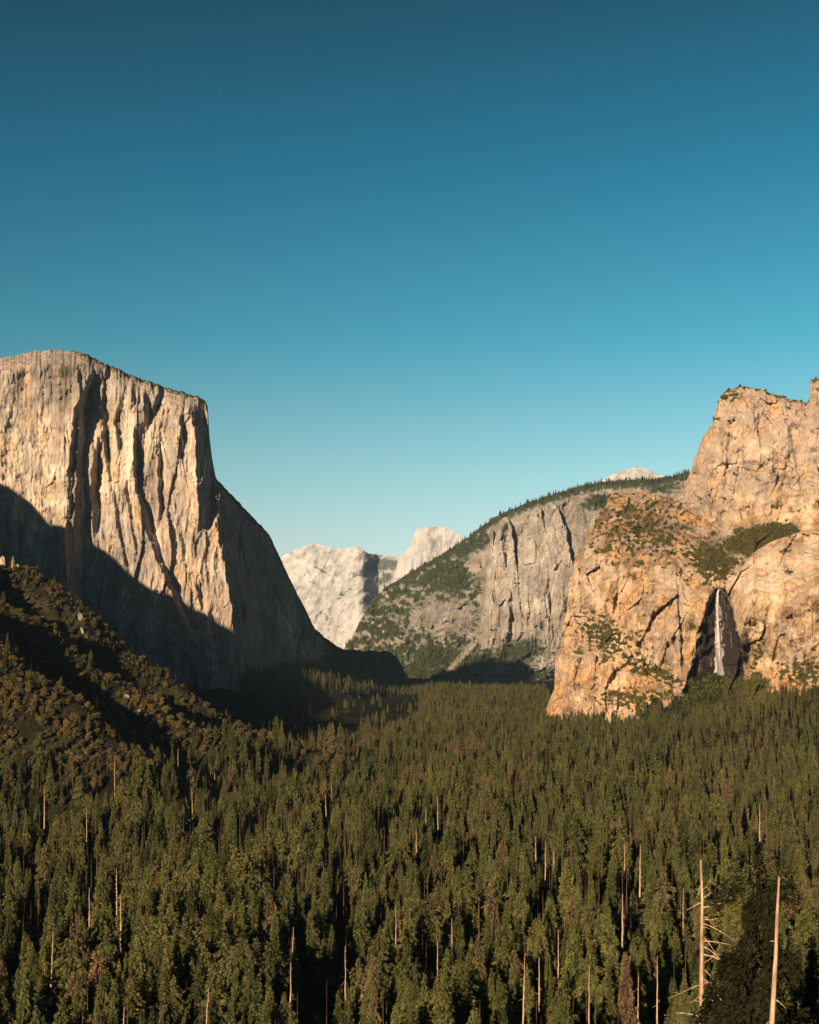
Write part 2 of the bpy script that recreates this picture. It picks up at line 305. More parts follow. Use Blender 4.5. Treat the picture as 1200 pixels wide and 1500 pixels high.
def cap_depth(px, py, d):
    e = pl(NOSE, py)+2.2*pn(py/22., 0*py, 50)+1.0*pn(py/7., 0*py+2, 51)
    Y = 3600+(np.minimum(px, e)+100)*.64+(1000-py)*.22
    dx = np.maximum(px-e, 0)
    Y = Y+np.where(dx < 110, 8.6*dx, 946+4.0*(dx-110))
    lit = px < e
    Y = Y+(teeth(CF[:1], px, py, .72)+teeth(CF[1:], px, py, .85))*np.where(lit, 1, np.exp(-dx/6))
    Y = Y+150*np.clip(1-d/26, 0, 1)**2*np.where(px < 300, 1, .25)
    wx = px+6*pn(px/40., py/70., 60); a = np.where(px < 95, .34, .8)*np.where(lit, 1, 1.5)
    n = 9*(-ridg(wx/27., py/170., 2, 61))+4*fbm(wx/11., py/85., 3, 64)+4*ridg(wx/7., py/60., 2, 65)+facet(wx/17.+py/190., py/80., 401, 9, 22)+facet(wx/7.5+py/90., py/30., 402, 3, 7)+facet(wx/3.6-py/60., py/13., 403, 1.5, 3)
    Y = Y+a*n+1.8*fbm(px/4., py/10., 3, 67)+.8*pn(px/1.8, py/2.6, 70)
    Y = Y+26*blob(px, py, 30, 590, 60, 40)+np.where(px < 95, 10*fbm(px/26., py/30., 3, 71), 0)
    hb = sst(.15, .5, pn(px/16., py/9., 77))*3
    return Y+hb
def cap_attr(px, py, d):
    veg = np.clip(1-d/13, 0, 1)*sst(85, 130, px)*(.75+.6*pn(px/4., py/3., 81))*.9+.5*blob(px, py, 97, 545, 22, 18)
    veg = veg+.9*sst(950, 1010, py+.12*(px-360))*sst(340, 365, px)+.8*sst(470, 500, px)*(.8+fbm(px/6., py/5., 2, 86))  # last term: green cover over the shadow stand-in spur
    st = .55*blob(px, py, 205, 690, 9, 70)+.6*blob(px, py, 95, 570, 14, 40)+.45*blob(px, py, 222, 690, 12, 50)+.35*np.clip(ridg(px/9., py/120., 2, 83)-.6, 0, 1)
    st = np.maximum(st, .5*blob(px, py, 115, 700, 20, 90))
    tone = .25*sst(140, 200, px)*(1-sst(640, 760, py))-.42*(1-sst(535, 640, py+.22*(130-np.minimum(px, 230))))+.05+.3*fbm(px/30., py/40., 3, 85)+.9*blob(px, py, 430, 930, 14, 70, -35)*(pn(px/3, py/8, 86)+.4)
    tone = np.where(px > pl(NOSE, py)+2, tone-.25, tone)  # shade on the flank beyond the nose, deepened in the rock tone
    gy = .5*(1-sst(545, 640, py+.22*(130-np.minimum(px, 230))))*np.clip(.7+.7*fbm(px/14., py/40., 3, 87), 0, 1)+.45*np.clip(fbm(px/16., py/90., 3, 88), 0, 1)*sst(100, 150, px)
    return dict(veg=veg, stain_shade=st, tone=tone, grey=np.clip(gy, 0, 1))
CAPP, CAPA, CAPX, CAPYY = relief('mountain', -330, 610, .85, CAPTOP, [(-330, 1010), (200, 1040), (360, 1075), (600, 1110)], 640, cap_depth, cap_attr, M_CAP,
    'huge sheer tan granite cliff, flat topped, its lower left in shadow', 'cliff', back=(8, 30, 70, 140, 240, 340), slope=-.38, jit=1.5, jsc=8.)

# --- right-hand rocks with the waterfall
BRTOP = [(800, 1040), (812, 1008), (814, 960), (821, 950), (823, 906), (830, 897), (833, 852), (839, 840), (841, 820), (854, 810), (858, 783), (870, 773), (874, 753), (887, 743), (892, 728), (904, 721), (940, 719), (975, 728), (1001, 733), (1004, 708), (1012, 688), (1022, 660), (1031, 638), (1043, 622), (1047, 604), (1052, 586), (1062, 573), (1085, 565), (1105, 568), (1130, 575), (1160, 584), (1182, 590), (1185.5, 586), (1187, 556), (1200, 552), (1230, 545), (1290, 560), (1330, 580)]
BC = [(805, 1040, 2960), (820, 960, 2975), (840, 1000, 2900), (900, 1010, 2820), (1000, 1030, 2690), (1100, 1000, 2600), (1200, 990, 2480), (1310, 980, 2380),
      (835, 880, 2990), (900, 880, 2890), (950, 880, 2810), (1000, 880, 2750), (1050, 880, 2760), (1100, 880, 2680), (1200, 880, 2560), (1310, 880, 2450),
      (850, 825, 3050), (880, 810, 2990), (950, 825, 2900), (1000, 840, 2840), (1050, 850, 2880), (1100, 850, 2790), (1200, 860, 2600), (865, 780, 3180), (905, 775, 3100), (1000, 780, 3100), (1050, 800, 3090),
      (1090, 790, 3170), (1150, 770, 3220), (1310, 770, 3200), (890, 740, 3290), (940, 722, 3300), (1000, 738, 3280), (1010, 715, 3360), (1045, 745, 3290), (1090, 772, 3260), (1200, 755, 3230), (1310, 750, 3210),
      (1050, 660, 3350), (1110, 660, 3290), (1200, 660, 3270), (1310, 660, 3250), (1062, 580, 3440), (1110, 575, 3420), (1200, 600, 3400), (1310, 590, 3380), (1003, 705, 3450), (1028, 645, 3430)]
brf = RBF(BC)
BEDGE = [(1060, 866), (1075, 845), (1092, 822), (1110, 803), (1130, 791), (1165, 779), (1200, 774), (1330, 765)]
BF = [([(860, 990), (900, 994), (940, 996), (985, 999)], [2.5, 3, 3, 3], 30, 850, 995, 20), ([(860, 1036), (930, 1026), (990, 1012)], [10, 22, 24], 60, 862, 1040, 18),
      ([(830, 905), (900, 897)], [4, 4], 22, 820, 915, 20), ([(930, 930), (1000, 950)], [4, 4], 25, 920, 1010, 20),
      ([(600, 1100), (650, 1112)], [4, 4], 28, 590, 670, 20), ([(620, 1066), (700, 1060)], [4, 4], 22, 610, 720, 20), ([(620, 1150), (700, 1168)], [5, 5], 28, 600, 720, 20), ([(900, 1085), (940, 1082), (990, 1080)], [6, 16, 18], 70, 905, 1000, 20)]
def alcove(px, py):
    w = 3*fbm(px/9., py/16., 3, 420); l = pl([(858, 1050), (866, 1046), (880, 1042), (920, 1028), (960, 1018), (1000, 1007), (1040, 996)], py); r = pl([(858, 1056), (866, 1064), (900, 1075), (918, 1077), (940, 1083), (985, 1089), (1010, 1084), (1040, 1060)], py)
    return sst(-5, 4, px-l+w)*(1-sst(-3, 3, px-r+w))*sst(856, 870, py)*(1-sst(1020, 1050, py))
def br_depth(px, py, d):
    Y = brf(px, py); ed = pl(BEDGE, px)+1.5*fbm(px/7., 0*px, 3, 90)
    Y = Y-115*sst(1060, 1105, px)*sst(-1, 3, py-ed)*(1-sst(60, 170, py-ed)*.85)+60*sst(1060, 1110, px)*sst(-60, 0, py-ed)*(1-sst(-1, 3, py-ed))
    Y = Y+teeth(BF, px, py)+60*np.clip(1-d/18, 0, 1)**2
    up = (px > 1003) & (py < 770-np.clip(1060-px, 0, 60)*.6)
    slope = blob(px, py, 945, 775, 80, 55)
    wx = px+5*pn(px/35., py/60., 91)
    wall = np.clip(1-slope, 0, 1)
    Y = Y+(.35+.65*wall)*(6*(-ridg(wx/24.+py/140., py/100., 2, 92))+3*fbm(wx/10., py/40., 3, 95)+facet(wx/26.+py/150., py/52., 411, 11, 25)+facet(wx/10.-py/80., py/17., 412, 4, 9)+facet(wx/4.5, py/8., 413, 1.7, 4))
    Y = Y+24*fbm(px/40., py/36., 3, 97)+2*fbm(px/5., py/6., 3, 98)+.8*pn(px/1.8, py/2.2, 99)
    Y = Y+slope*(14*fbm(px/9., py/6., 3, 100)+facet(px/6., py/4., 415, 4, 6))
    Y = Y+50*alcove(px, py)
    return Y
def br_attr(px, py, d):
    n = fbm(px/7., py/5., 3, 101); n2 = fbm(px/22., py/16., 3, 104)
    g = 1.0*blob(px, py, 1040, 828, 44, 26, 35)*(.7+.5*n)+1.1*blob(px, py, 1128, 782, 42, 15, -8)+.55*blob(px, py, 1095, 800, 60, 24)
    g = np.maximum(g, .95*blob(px, py, 885, 932, 44, 26, 30)*(.75+n)); g = np.maximum(g, .9*blob(px, py, 955, 982, 55, 14, 25)*(.75+n))
    g = np.maximum(g, .55*blob(px, py, 940, 775, 80, 55)*(.8+.9*n)); g = np.maximum(g, .8*blob(px, py, 1065, 580, 22, 10)*(.8+n)); g = np.maximum(g, .7*np.clip(1-d/7, 0, 1)*sst(1040, 1060, px)*(.8+n))
    g = np.maximum(g, 1.0*blob(px, py, 1080, 1015, 55, 22, -14)); g = np.maximum(g, .85*blob(px, py, 1180, 985, 40, 25)*(.8+n)); g = np.maximum(g, .7*blob(px, py, 1110, 960, 10, 40, 15)*(.6+n)); g = np.maximum(g, .8*blob(px, py, 925, 1025, 50, 15)*(.8+n))
    g = np.where((px > 1065) & (py > pl(BEDGE, px)+2) & (py < 930), g*.12, g)
    g = g+np.clip(n2-.15, 0, 1)*.55+.22*sst(.25, .6, n)*(1-sst(1060, 1090, px)*.6)
    st = 1.15*alcove(px, py)*(.8+.35*ridg(px/4., py/40., 2, 106))
    st = st+1.0*blob(px, py, 1090, 955, 13, 40)  # shade right of the falls, painted in as darker rock
    st = st+.9*np.clip(1-np.abs(px-(993+(py-870)*.05))/1.6, 0, 1)*sst(862, 870, py)*(1-sst(975, 990, py))+.3*np.clip(ridg(px/10., py/80., 2, 108)-.75, 0, 1)
    st = st+.3*blob(px, py, 1130, 700, 50, 25)
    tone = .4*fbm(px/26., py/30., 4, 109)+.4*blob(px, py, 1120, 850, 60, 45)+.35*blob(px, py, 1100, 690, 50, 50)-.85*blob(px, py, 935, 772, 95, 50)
    gy = .75*sst(1000, 1012, px)*(1-sst(715, 765, py))*np.clip(.7+.8*n2, 0, 1)+.5*np.clip(fbm(px/24., py/14., 3, 112), 0, 1)
    return dict(veg=g, stain_shade=st, tone=tone, grey=gy)
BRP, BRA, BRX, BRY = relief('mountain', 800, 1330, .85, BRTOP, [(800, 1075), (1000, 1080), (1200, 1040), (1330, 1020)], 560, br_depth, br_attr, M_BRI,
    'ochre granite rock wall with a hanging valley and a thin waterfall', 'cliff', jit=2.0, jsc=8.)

# --- middle ridge with pillars
MTOP = [(480, 985), (500, 955), (515, 935), (530, 905), (545, 880), (562, 862), (590, 846), (618, 828), (645, 814), (670, 797), (695, 780), (720, 760), (745, 748), (770, 737), (800, 727), (830, 718), (850, 711), (880, 706), (910, 703), (960, 702), (985, 697), (1012, 690), (1050, 690)]
MC = [(485, 1000, 6700), (520, 985, 6600), (600, 1003, 6000), (700, 1010, 5800), (800, 1010, 5650), (900, 1010, 5500), (510, 945, 7050), (560, 880, 7500), (590, 850, 7650), (640, 818, 7450), (690, 788, 7250), (750, 748, 6950), (800, 728, 6850), (905, 704, 6800), (1012, 692, 6900), (1050, 692, 6900),
      (720, 900, 6020), (760, 850, 6050), (820, 850, 5850), (720, 775, 6350), (780, 752, 6350), (840, 740, 6450), (640, 880, 6650), (600, 890, 6950), (650, 950, 6200), (570, 930, 6800), (720, 960, 5850), (800, 960, 5550), (880, 800, 6000), (890, 740, 6500), (560, 960, 6650), (660, 830, 7000)]
mrf = RBF([(a_, b_, c_*1.26) for a_, b_, c_ in MC])
MF = [([(762, 749), (812, 755), (835, 758)], [9, 8, 4], 120, 756, 850, 22), ([(775, 778), (805, 799), (825, 809)], [6, 6, 4], 80, 768, 832, 14), ([(748, 792), (772, 796)], [4, 3], 50, 744, 778, 10),
      ([(750, 817), (775, 824), (796, 831), (812, 838)], [10, 9, 6, 3], 120, 745, 820, 14), ([(850, 742), (880, 748), (960, 742)], [4, 4, 4], 40, 840, 970, 15), ([(780, 712), (900, 706)], [3, 3], -60, 770, 920, 25),
      ([(830, 800), (900, 805)], [4, 4], 30, 820, 930, 20), ([(840, 835), (920, 826), (980, 815)], [5, 5, 5], 45, 830, 1000, 20)]
PIL = [(741, 756, 9, [(756, 735), (770, 724), (800, 718), (860, 711), (960, 700)], [(756, 748), (790, 752), (830, 758), (960, 770)], 230), (788, 741, 9, [(741, 780), (760, 772), (800, 766)], [(741, 794), (770, 797), (812, 812)], 190),
       (808, 733, 10, [(733, 798), (760, 797), (830, 806)], [(733, 816), (752, 825), (796, 833), (835, 842)], 260), (768, 764, 9, [(764, 760), (800, 758), (960, 757)], [(764, 773), (780, 780), (805, 799), (825, 811), (960, 845)], 190)]
def pillars(px, py):
    o = 0; m = 0; w = 2*fbm(px/7., py/14., 3, 430)
    for tx, ty, hw, l, r, dp in PIL:
        q = sst(-2, 2.5, px-pl(l, py)+w)*(1-sst(-1.2, 1.2, px-pl(r, py)+w))*sst(-1, 4, py-ty-10*((px-tx)/hw)**2*(np.abs(px-tx) < 2*hw)-w)*(1-sst(880, 960, py))
        o = np.maximum(o, q*dp); m = np.maximum(m, q)
    return o, m
def m_depth(px, py, d):
    Y = mrf(px, py)+160*sst(735, 745, px)*(1-sst(832, 846, px))*(1-sst(820, 860, py))*sst(10, 30, d)+teeth(MF[4:], px, py, 1.5)+120*np.clip(1-d/10, 0, 1)**2
    cl = sst(700, 720, px)*(1-sst(940, 975, py))*sst(12, 25, d)
    wx = px+3*pn(px/22., py/40., 120)
    Y = Y+(.35+.65*cl)*(36*(-ridg(wx/20., py/90., 2, 121))+12*fbm(wx/8., py/34., 2, 124))
    Y = Y-pillars(px, py)[0]+(.5+.5*cl)*(facet(wx/13., py/34., 441, 22, 50)+facet(wx/6., py/14., 442, 10, 24))
    return Y+(1-cl)*(70*fbm(px/30., py/22., 3, 128)+26*fbm(px/9., py/8., 3, 129)+facet(px/8., py/6., 443, 14, 30))+6*fbm(px/3.2, py/4.2, 3, 131)
def m_attr(px, py, d):
    n = fbm(px/8., py/6., 3, 140); r = .95*np.clip(1-np.maximum(d-5, 0)/14, 0, 1)*sst(525, 600, px)*(.85+.4*n)
    for cx, cy, rx, ry, ro, am in ((690, 800, 40, 16, -28, 1), (665, 850, 58, 24, -12, 1), (640, 838, 60, 14, -28, .9), (560, 905, 32, 30, -40, .62), (640, 965, 60, 26, 0, 1), (560, 965, 45, 24, 0, .85), (700, 968, 50, 22, -10, .85), (760, 955, 45, 22, -15, 1), (840, 985, 50, 14, 0, .9),
                                   (690, 910, 18, 26, 25, .7), (875, 735, 30, 14, -10, .85), (900, 755, 30, 20, 0, .7), (970, 715, 40, 12, 0, .7), (620, 985, 90, 14, 0, 1), (780, 990, 70, 9, 0, 1)):
        r = np.maximum(r, am*blob(px, py, cx, cy, rx, ry, ro)*(.95+.5*n))
    r = np.maximum(r, (1-sst(702, 718, px+9*n))*(.55+.5*n+.5*fbm(px/20., py/12., 3, 141)))
    r = r*(1-.95*blob(px, py, 655, 903, 52, 27, 8))*(1-.7*blob(px, py, 695, 830, 12, 24))*(1-.9*blob(px, py, 785, 835, 60, 60))
    r = r*(1-.95*pillars(px, py)[1])
    r = np.where((np.abs(px-(705-(py-930)*.9)) < 6+3*n) & (py > 900) & (py < 985), r*.45, r)
    tone = .35*fbm(px/20., py/24., 3, 144)+.9*np.clip(1-np.abs(px-np.interp(py, [820, 870, 900, 1000], [824, 808, 804, 790]))/2.0, 0, 1)*sst(822, 830, py)+.5*blob(px, py, 780, 885, 40, 12)
    tone = tone-.3*blob(px, py, 650, 905, 60, 30)+.25*pillars(px, py)[1]-.2
    return dict(veg=r, stain_shade=.3*np.clip(ridg(px/9., py/70., 2, 146)-.7, 0, 1), tone=tone)
MP, MA, MX, MY = relief('mountain', 480, 1050, .85, MTOP, [(480, 1030), (1050, 1035)], 400, m_depth, m_attr, M_MID,
    'wooded ridge with grey granite pillars behind the waterfall rocks', 'ridge', jit=1.2, jsc=6., back=(20, 80, 250, 600, 1200))

# --- far peaks
def far(name, p0, p1, top, bot, Y0, slope, am, label, stn, tn, veg, seed, rows=150, k=1.):
    def dep(px, py, d):
        Y = Y0-slope*d+am*(.8*(-ridg(px/40.+py/40., py/70.-px/80., 2, seed))+.5*fbm(px/13.+py/20., py/24.-px/40., 3, seed+4)+.25*facet(px/9.+py/16., py/22., seed+6, .6, 1.2))+.03*am*fbm(px/2.6, py/4., 2, seed+9)
        return Y+stn(px, py)
    def att(px, py, d): return dict(veg=veg(px, py, d), stain_shade=np.zeros_like(px), tone=tn(px, py, d))
    return relief(name, p0, p1, .85, top, bot, rows, dep, att, M_FAR, label, 'mountain', back=(40, 200, 700, 1500), jit=.45, jsc=12.)
CRT = [(380, 845), (405, 822), (415, 814), (437, 803), (459, 795), (478, 801), (495, 804), (512, 803), (525, 800), (540, 811), (560, 813), (582, 816), (620, 822), (660, 830)]
far('mountain', 380, 660, CRT, [(380, 1000), (660, 1000)], 15500, 9, 44, 'pale bare granite mountain far up the valley beside the dome',
    lambda x, y: 500*sst(530, 560, x), lambda x, y, d: .3*blob(x, y, 450, 830, 40, 22)+.28*fbm(x/9.+y/9., y/30.-x/34., 4, 170)+.35*fbm(x/12., y/9., 4, 174)+.5*blob(x, y, 520, 900, 12, 40, 25),
    lambda x, y, d: .75*blob(x, y, 562, 826, 30, 9)+.62*blob(x, y, 535, 838, 22, 6, -20)+.7*blob(x, y, 565, 848, 16, 8, -30)+.45*np.clip(fbm(x/9., y/5., 3, 171), 0, 1)+.45*blob(x, y, 545, 885, 22, 14, -40)+.42*blob(x, y, 505, 868, 26, 5, -38)+.4*blob(x, y, 480, 905, 20, 5, 40)+.4*blob(x, y, 470, 836, 22, 3.5, 30), 160)
HDT = [(560, 905), (572, 862), (578, 840), (583, 823), (592, 808), (602, 800), (606, 786), (609, 777), (613, 774), (622, 773), (634, 771.5), (643, 771), (652, 772.5), (661, 776), (670, 781), (680, 788), (700, 804), (760, 850)]
far('mountain', 560, 760, HDT, [(560, 960), (760, 960)], 13200, 7, 26, 'pale half dome peak with a sheer cut face on its left',
    lambda x, y: 150*sst(622, 652, x)*(1-sst(800, 840, y)), lambda x, y, d: .5*blob(x, y, 650, 780, 25, 10)+.25*fbm(x/5., y/16., 3, 180)-.45*blob(x, y, 633, 800, 7, 22)-.3*blob(x, y, 618, 805, 4, 20)+.35*fbm(x/3., y/25., 2, 183),
    lambda x, y, d: .7*blob(x, y, 600, 850, 24, 7, -35), 175)
SDT = [(870, 712), (884, 702), (900, 694), (915, 688), (932, 684), (948, 687), (962, 693), (985, 703), (1000, 712)]
far('mountain', 868, 1000, SDT, [(868, 740), (1000, 740)], 9500, 14, 30, 'small smooth pale granite dome peeking over the wooded ridge', lambda x, y: 0*x, lambda x, y, d: -.15+.5*fbm(x/9., y/5., 3, 192), lambda x, y, d: .5*np.clip((d-12)/12, 0, 1), 190, 60)

# ------------------------------------------------------------------ waterfall
def waterfall():
    n = 90; py = np.linspace(864, 1004, n); cx = np.interp(py, [864, 870, 900, 940, 1004], [1053, 1051.5, 1051, 1053, 1055.5]); w = np.interp(py, [864, 880, 950, 1004], [1.4, 1.8, 2.2, 2.9])
    k = 15; V = []
    wall = br_depth(cx, py, py*0+200)
    Yb = np.minimum.accumulate(wall-14)
    for i in range(n):
        for j in range(k):
            a = 2*math.pi*j/k; px = cx[i]+w[i]*math.cos(a)*(1+.25*pn(py[i]/6., j*.7, 200)); Y = Yb[i]+4*math.sin(a)+1.2*float(pn(py[i]/5., j*1.3, 201))
            V.append(W(px, py[i]+1.5*float(pn(j*.9, i*.4, 203)), float(Y)))
    f = [[i*k+j, i*k+(j+1) % k, (i+1)*k+(j+1) % k, (i+1)*k+j] for i in range(n-1) for j in range(k)]
    m, t, out = newmat('falling_water'); g = nd(t, 'ShaderNodeNewGeometry').outputs['Position']
    nn = noise_n(t, g, (.45, .45, .035), 5, .65)
    d = nd(t, 'ShaderNodeBsdfDiffuse'); d.inputs[0].default_value = (.62, .57, .53, 1); tr = nd(t, 'ShaderNodeBsdfTransparent'); ms = nd(t, 'ShaderNodeMixShader')
    sz = nd(t, 'ShaderNodeSeparateXYZ'); t.links.new(g, sz.inputs[0])
    fz = math_n(t, 'MULTIPLY_ADD', sz.outputs[2], 1/260.); fz.node.inputs[2].default_value = .0
    t.links.new(math_n(t, 'MULTIPLY', ramp_n(t, math_n(t, 'ADD', nn, fz), [(.44, (.08, .08, .08)), (.66, (.95, .95, .95))]), .9), ms.inputs[0])
    t.links.new(tr.outputs[0], ms.inputs[1]); t.links.new(d.outputs[0], ms.inputs[2]); t.links.new(ms.outputs[0], out.inputs[0])
    wf = link('waterfall', mesh('waterfall', V, f, m, True)); tag(wf, 'thin white waterfall dropping from the hanging valley over dark wet rock', 'waterfall')
    V = []
    for i in range(n):
        w2 = np.interp(py[i], [864, 885, 940, 1004], [1.5, 5.0, 8.0, 12.])
        for j in range(k):
            a = 2*math.pi*j/k; V.append(W(cx[i]+2.6*sst(866, 900, py[i])+w2*math.cos(a)*(1+.3*pn(py[i]/9., j*.6, 206)), py[i], float(Yb[i]+7+3*math.sin(a))))
    m, t, out = newmat('spray'); g = nd(t, 'ShaderNodeNewGeometry').outputs['Position']
    d = nd(t, 'ShaderNodeBsdfDiffuse'); d.inputs[0].default_value = (.62, .52, .46, 1); tr = nd(t, 'ShaderNodeBsdfTransparent'); ms = nd(t, 'ShaderNodeMixShader')
    t.links.new(math_n(t, 'MULTIPLY', ramp_n(t, noise_n(t, g, (.16, .16, .02), 4, .6), [(.40, (0, 0, 0)), (.66, (1, 1, 1))]), .68), ms.inputs[0])
    t.links.new(tr.outputs[0], ms.inputs[1]); t.links.new(d.outputs[0], ms.inputs[2]); t.links.new(ms.outputs[0], out.inputs[0])
    link('spray', mesh('spray', V, f, m, True), wf)
waterfall()

# ------------------------------------------------------------------ trees
def quads(p, a, b):
    v = np.stack([p-a, p+b, p+a, p-b], 1).reshape(-1, 3); return v, np.arange(len(v)).reshape(-1, 4)
def norm(v): return v/np.maximum(np.linalg.norm(v, axis=1, keepdims=True), 1e-6)
def conifer_crown(r, H, R, base, n, levels, size, power=.85, sparse=0., tip=.5, zs=.22, var=.55, lv=.56):
    t = base+(1-base)*(1-np.sqrt(r.random(n)*(1-1e-4)))**1.0
    L = np.floor((t-base)/(1-base)*levels); t2 = base+(1-base)*(L+.5+.55*(r.random(n)-.5))/levels
    lr = 1-lv/2+lv*r.random(levels); nb = 7; off = r.random(levels)*6.28
    bi = r.integers(0, nb, n); th = off[L.astype(int)]+bi*2*math.pi/nb+r.normal(0, .16, n)
    bl = .9-var/2+var*r.random((levels, nb)); bl[r.random((levels, nb)) < sparse] *= .25
    prof = np.minimum((1-t2)**power, .25+2.6*(t2-base+.04))
    rr = R*prof*lr[L.astype(int)]*bl[L.astype(int), bi]+.15; u = r.random(n)**tip; rad = rr*u
    p = np.stack([np.cos(th)*rad, np.sin(th)*rad, H*t2-.28*rad*(.6+.8*u)+r.normal(0, zs, n)], 1)
    a = norm(np.stack([np.cos(th), np.sin(th), np.full(n, -.35)], 1)+r.normal(0, .38, (n, 3))); b = norm(np.cross(a, r.normal(0, .6, (n, 3))+np.array([0, 0, 1.])))
    s = size*(.6+.8*r.random(n))*(.55+.6*prof)
    return quads(p, a*s[:, None], b*(s*.42)[:, None])
def oak_crown(r, H, R, n, size, lobes=11):
    c = norm(r.normal(0, 1, (lobes, 3))); c[:, 2] = c[:, 2]*.95+.05; c = c*np.array([R*.60, R*.60, H*.36])*(.55+.5*r.random((lobes, 1))); c[:, 2] += H*.43
    lr = R*(.24+.20*r.random(lobes)); i = r.integers(0, lobes, n); dn = norm(r.normal(0, 1, (n, 3)))
    p = c[i]+dn*(lr[i]*(.55+.5*np.sqrt(r.random(n))))[:, None]*np.array([1, 1, .8]); p[:, 2] = np.maximum(p[:, 2], H*.04*(1+r.random(n)))
    a = norm(np.cross(dn, r.normal(0, 1, (n, 3)))+.5*r.normal(0, 1, (n, 3))); b = norm(np.cross(a, dn+.5*r.normal(0, 1, (n, 3)))); s = size*(.6+.8*r.random(n))
    return quads(p, a*s[:, None], b*(s*.65)[:, None])
def tube(pts, rads, k=7):
    pts = np.array(pts, float); n = len(pts); V = []
    for i in range(n):
        d = pts[min(i+1, n-1)]-pts[max(i-1, 0)]; d /= np.linalg.norm(d)
        u = np.cross(d, (0, 1, .1) if abs(d[1]) < .8 else (1, 0, 0)); u /= np.linalg.norm(u); w = np.cross(d, u)
        for j in range(k):
            a = 2*math.pi*j/k; V.append(pts[i]+rads[i]*(math.cos(a)*u+math.sin(a)*w))
    f = [[i*k+j, i*k+(j+1) % k, (i+1)*k+(j+1) % k, (i+1)*k+j] for i in range(n-1) for j in range(k)]
    V.append(pts[-1]+.0); e = len(V)-1
    f += [[(n-1)*k+j, (n-1)*k+(j+1) % k, e, e] for j in range(0, k)]
    return np.array(V), [q for q in f if q[2] != q[3]], [[q[0], q[1], q[2]] for q in f if q[2] == q[3]]
def tubes_mesh(name, tl, mat):
    V = []; Fc = []; o = 0
    for v, q, tr in tl:
        V += [tuple(c) for c in v]; Fc += [[i+o for i in f] for f in q]+[[i+o for i in f] for f in tr]; o += len(v)
    me = bpy.data.meshes.new(name); me.from_pydata(V, [], Fc); me.materials.append(mat)
    me.polygons.foreach_set('use_smooth', [True]*len(me.polygons)); me.update(); return me
CON, OAK = [], []          # (crown mesh, trunk mesh, height)
for i in range(10):
    r = np.random.default_rng(100+i); H = 26.; R = (4.0, 4.7, 3.4, 5.0, 3.8, 4.4, 3.2, 5.4, 4.6, 3.7)[i]
    v, f = conifer_crown(r, H, R, (.06, .10, .04, .16, .08, .12, .06, .26, .1, .05)[i], 6400, (20, 17, 24, 15, 21, 18, 25, 12, 16, 22)[i], .62, (.66, .58, .8, .5, .7, .6, .85, .42, .54, .9)[i], (.15, .25, .12, .35, .2, .25, .1, .4, .3, .15)[i], .45, .28, (.55, .7, .5, .9, .6, .7, .5, 1., .8, .6)[i])
    tr = tubes_mesh('trunk', [tube([(0, 0, -2), (0, 0, 7), (.1, 0, 16), (0, .05, 25.6)], [.36, .28, .17, .04])], M_BARK)
    CON.append((mesh('crown', v, f, M_NEED), tr, H))
for i in range(5):
    r = np.random.default_rng(200+i); H = 12.; R = (6.2, 5.2, 7.0, 5.6, 6.4)[i]
    v, f = oak_crown(r, H, R, 4400, .52, (19, 15, 24, 13, 21)[i])
    tr = tubes_mesh('trunk', [tube([(0, 0, -1.5), (.1, 0, 2.5), (.3, .2, 6)], [.5, .38, .2]), tube([(.1, 0, 2.2), (1.8, .6, 5), (2.6, .8, 7)], [.25, .16, .07]), tube([(.1, 0, 2.4), (-1.6, -.8, 5.2), (-2.3, -1, 7)], [.24, .15, .07])], M_BARK)
    OAK.append((mesh('crown', v, f, M_OAK), tr, H))
BRU = []
for i in range(3):
    r = np.random.default_rng(300+i); v, f = oak_crown(r, 9., (5., 4.2, 5.6)[i], 1800, .6, 8); BRU.append((mesh('crown', v, f, M_BRUSH), None, 9.))

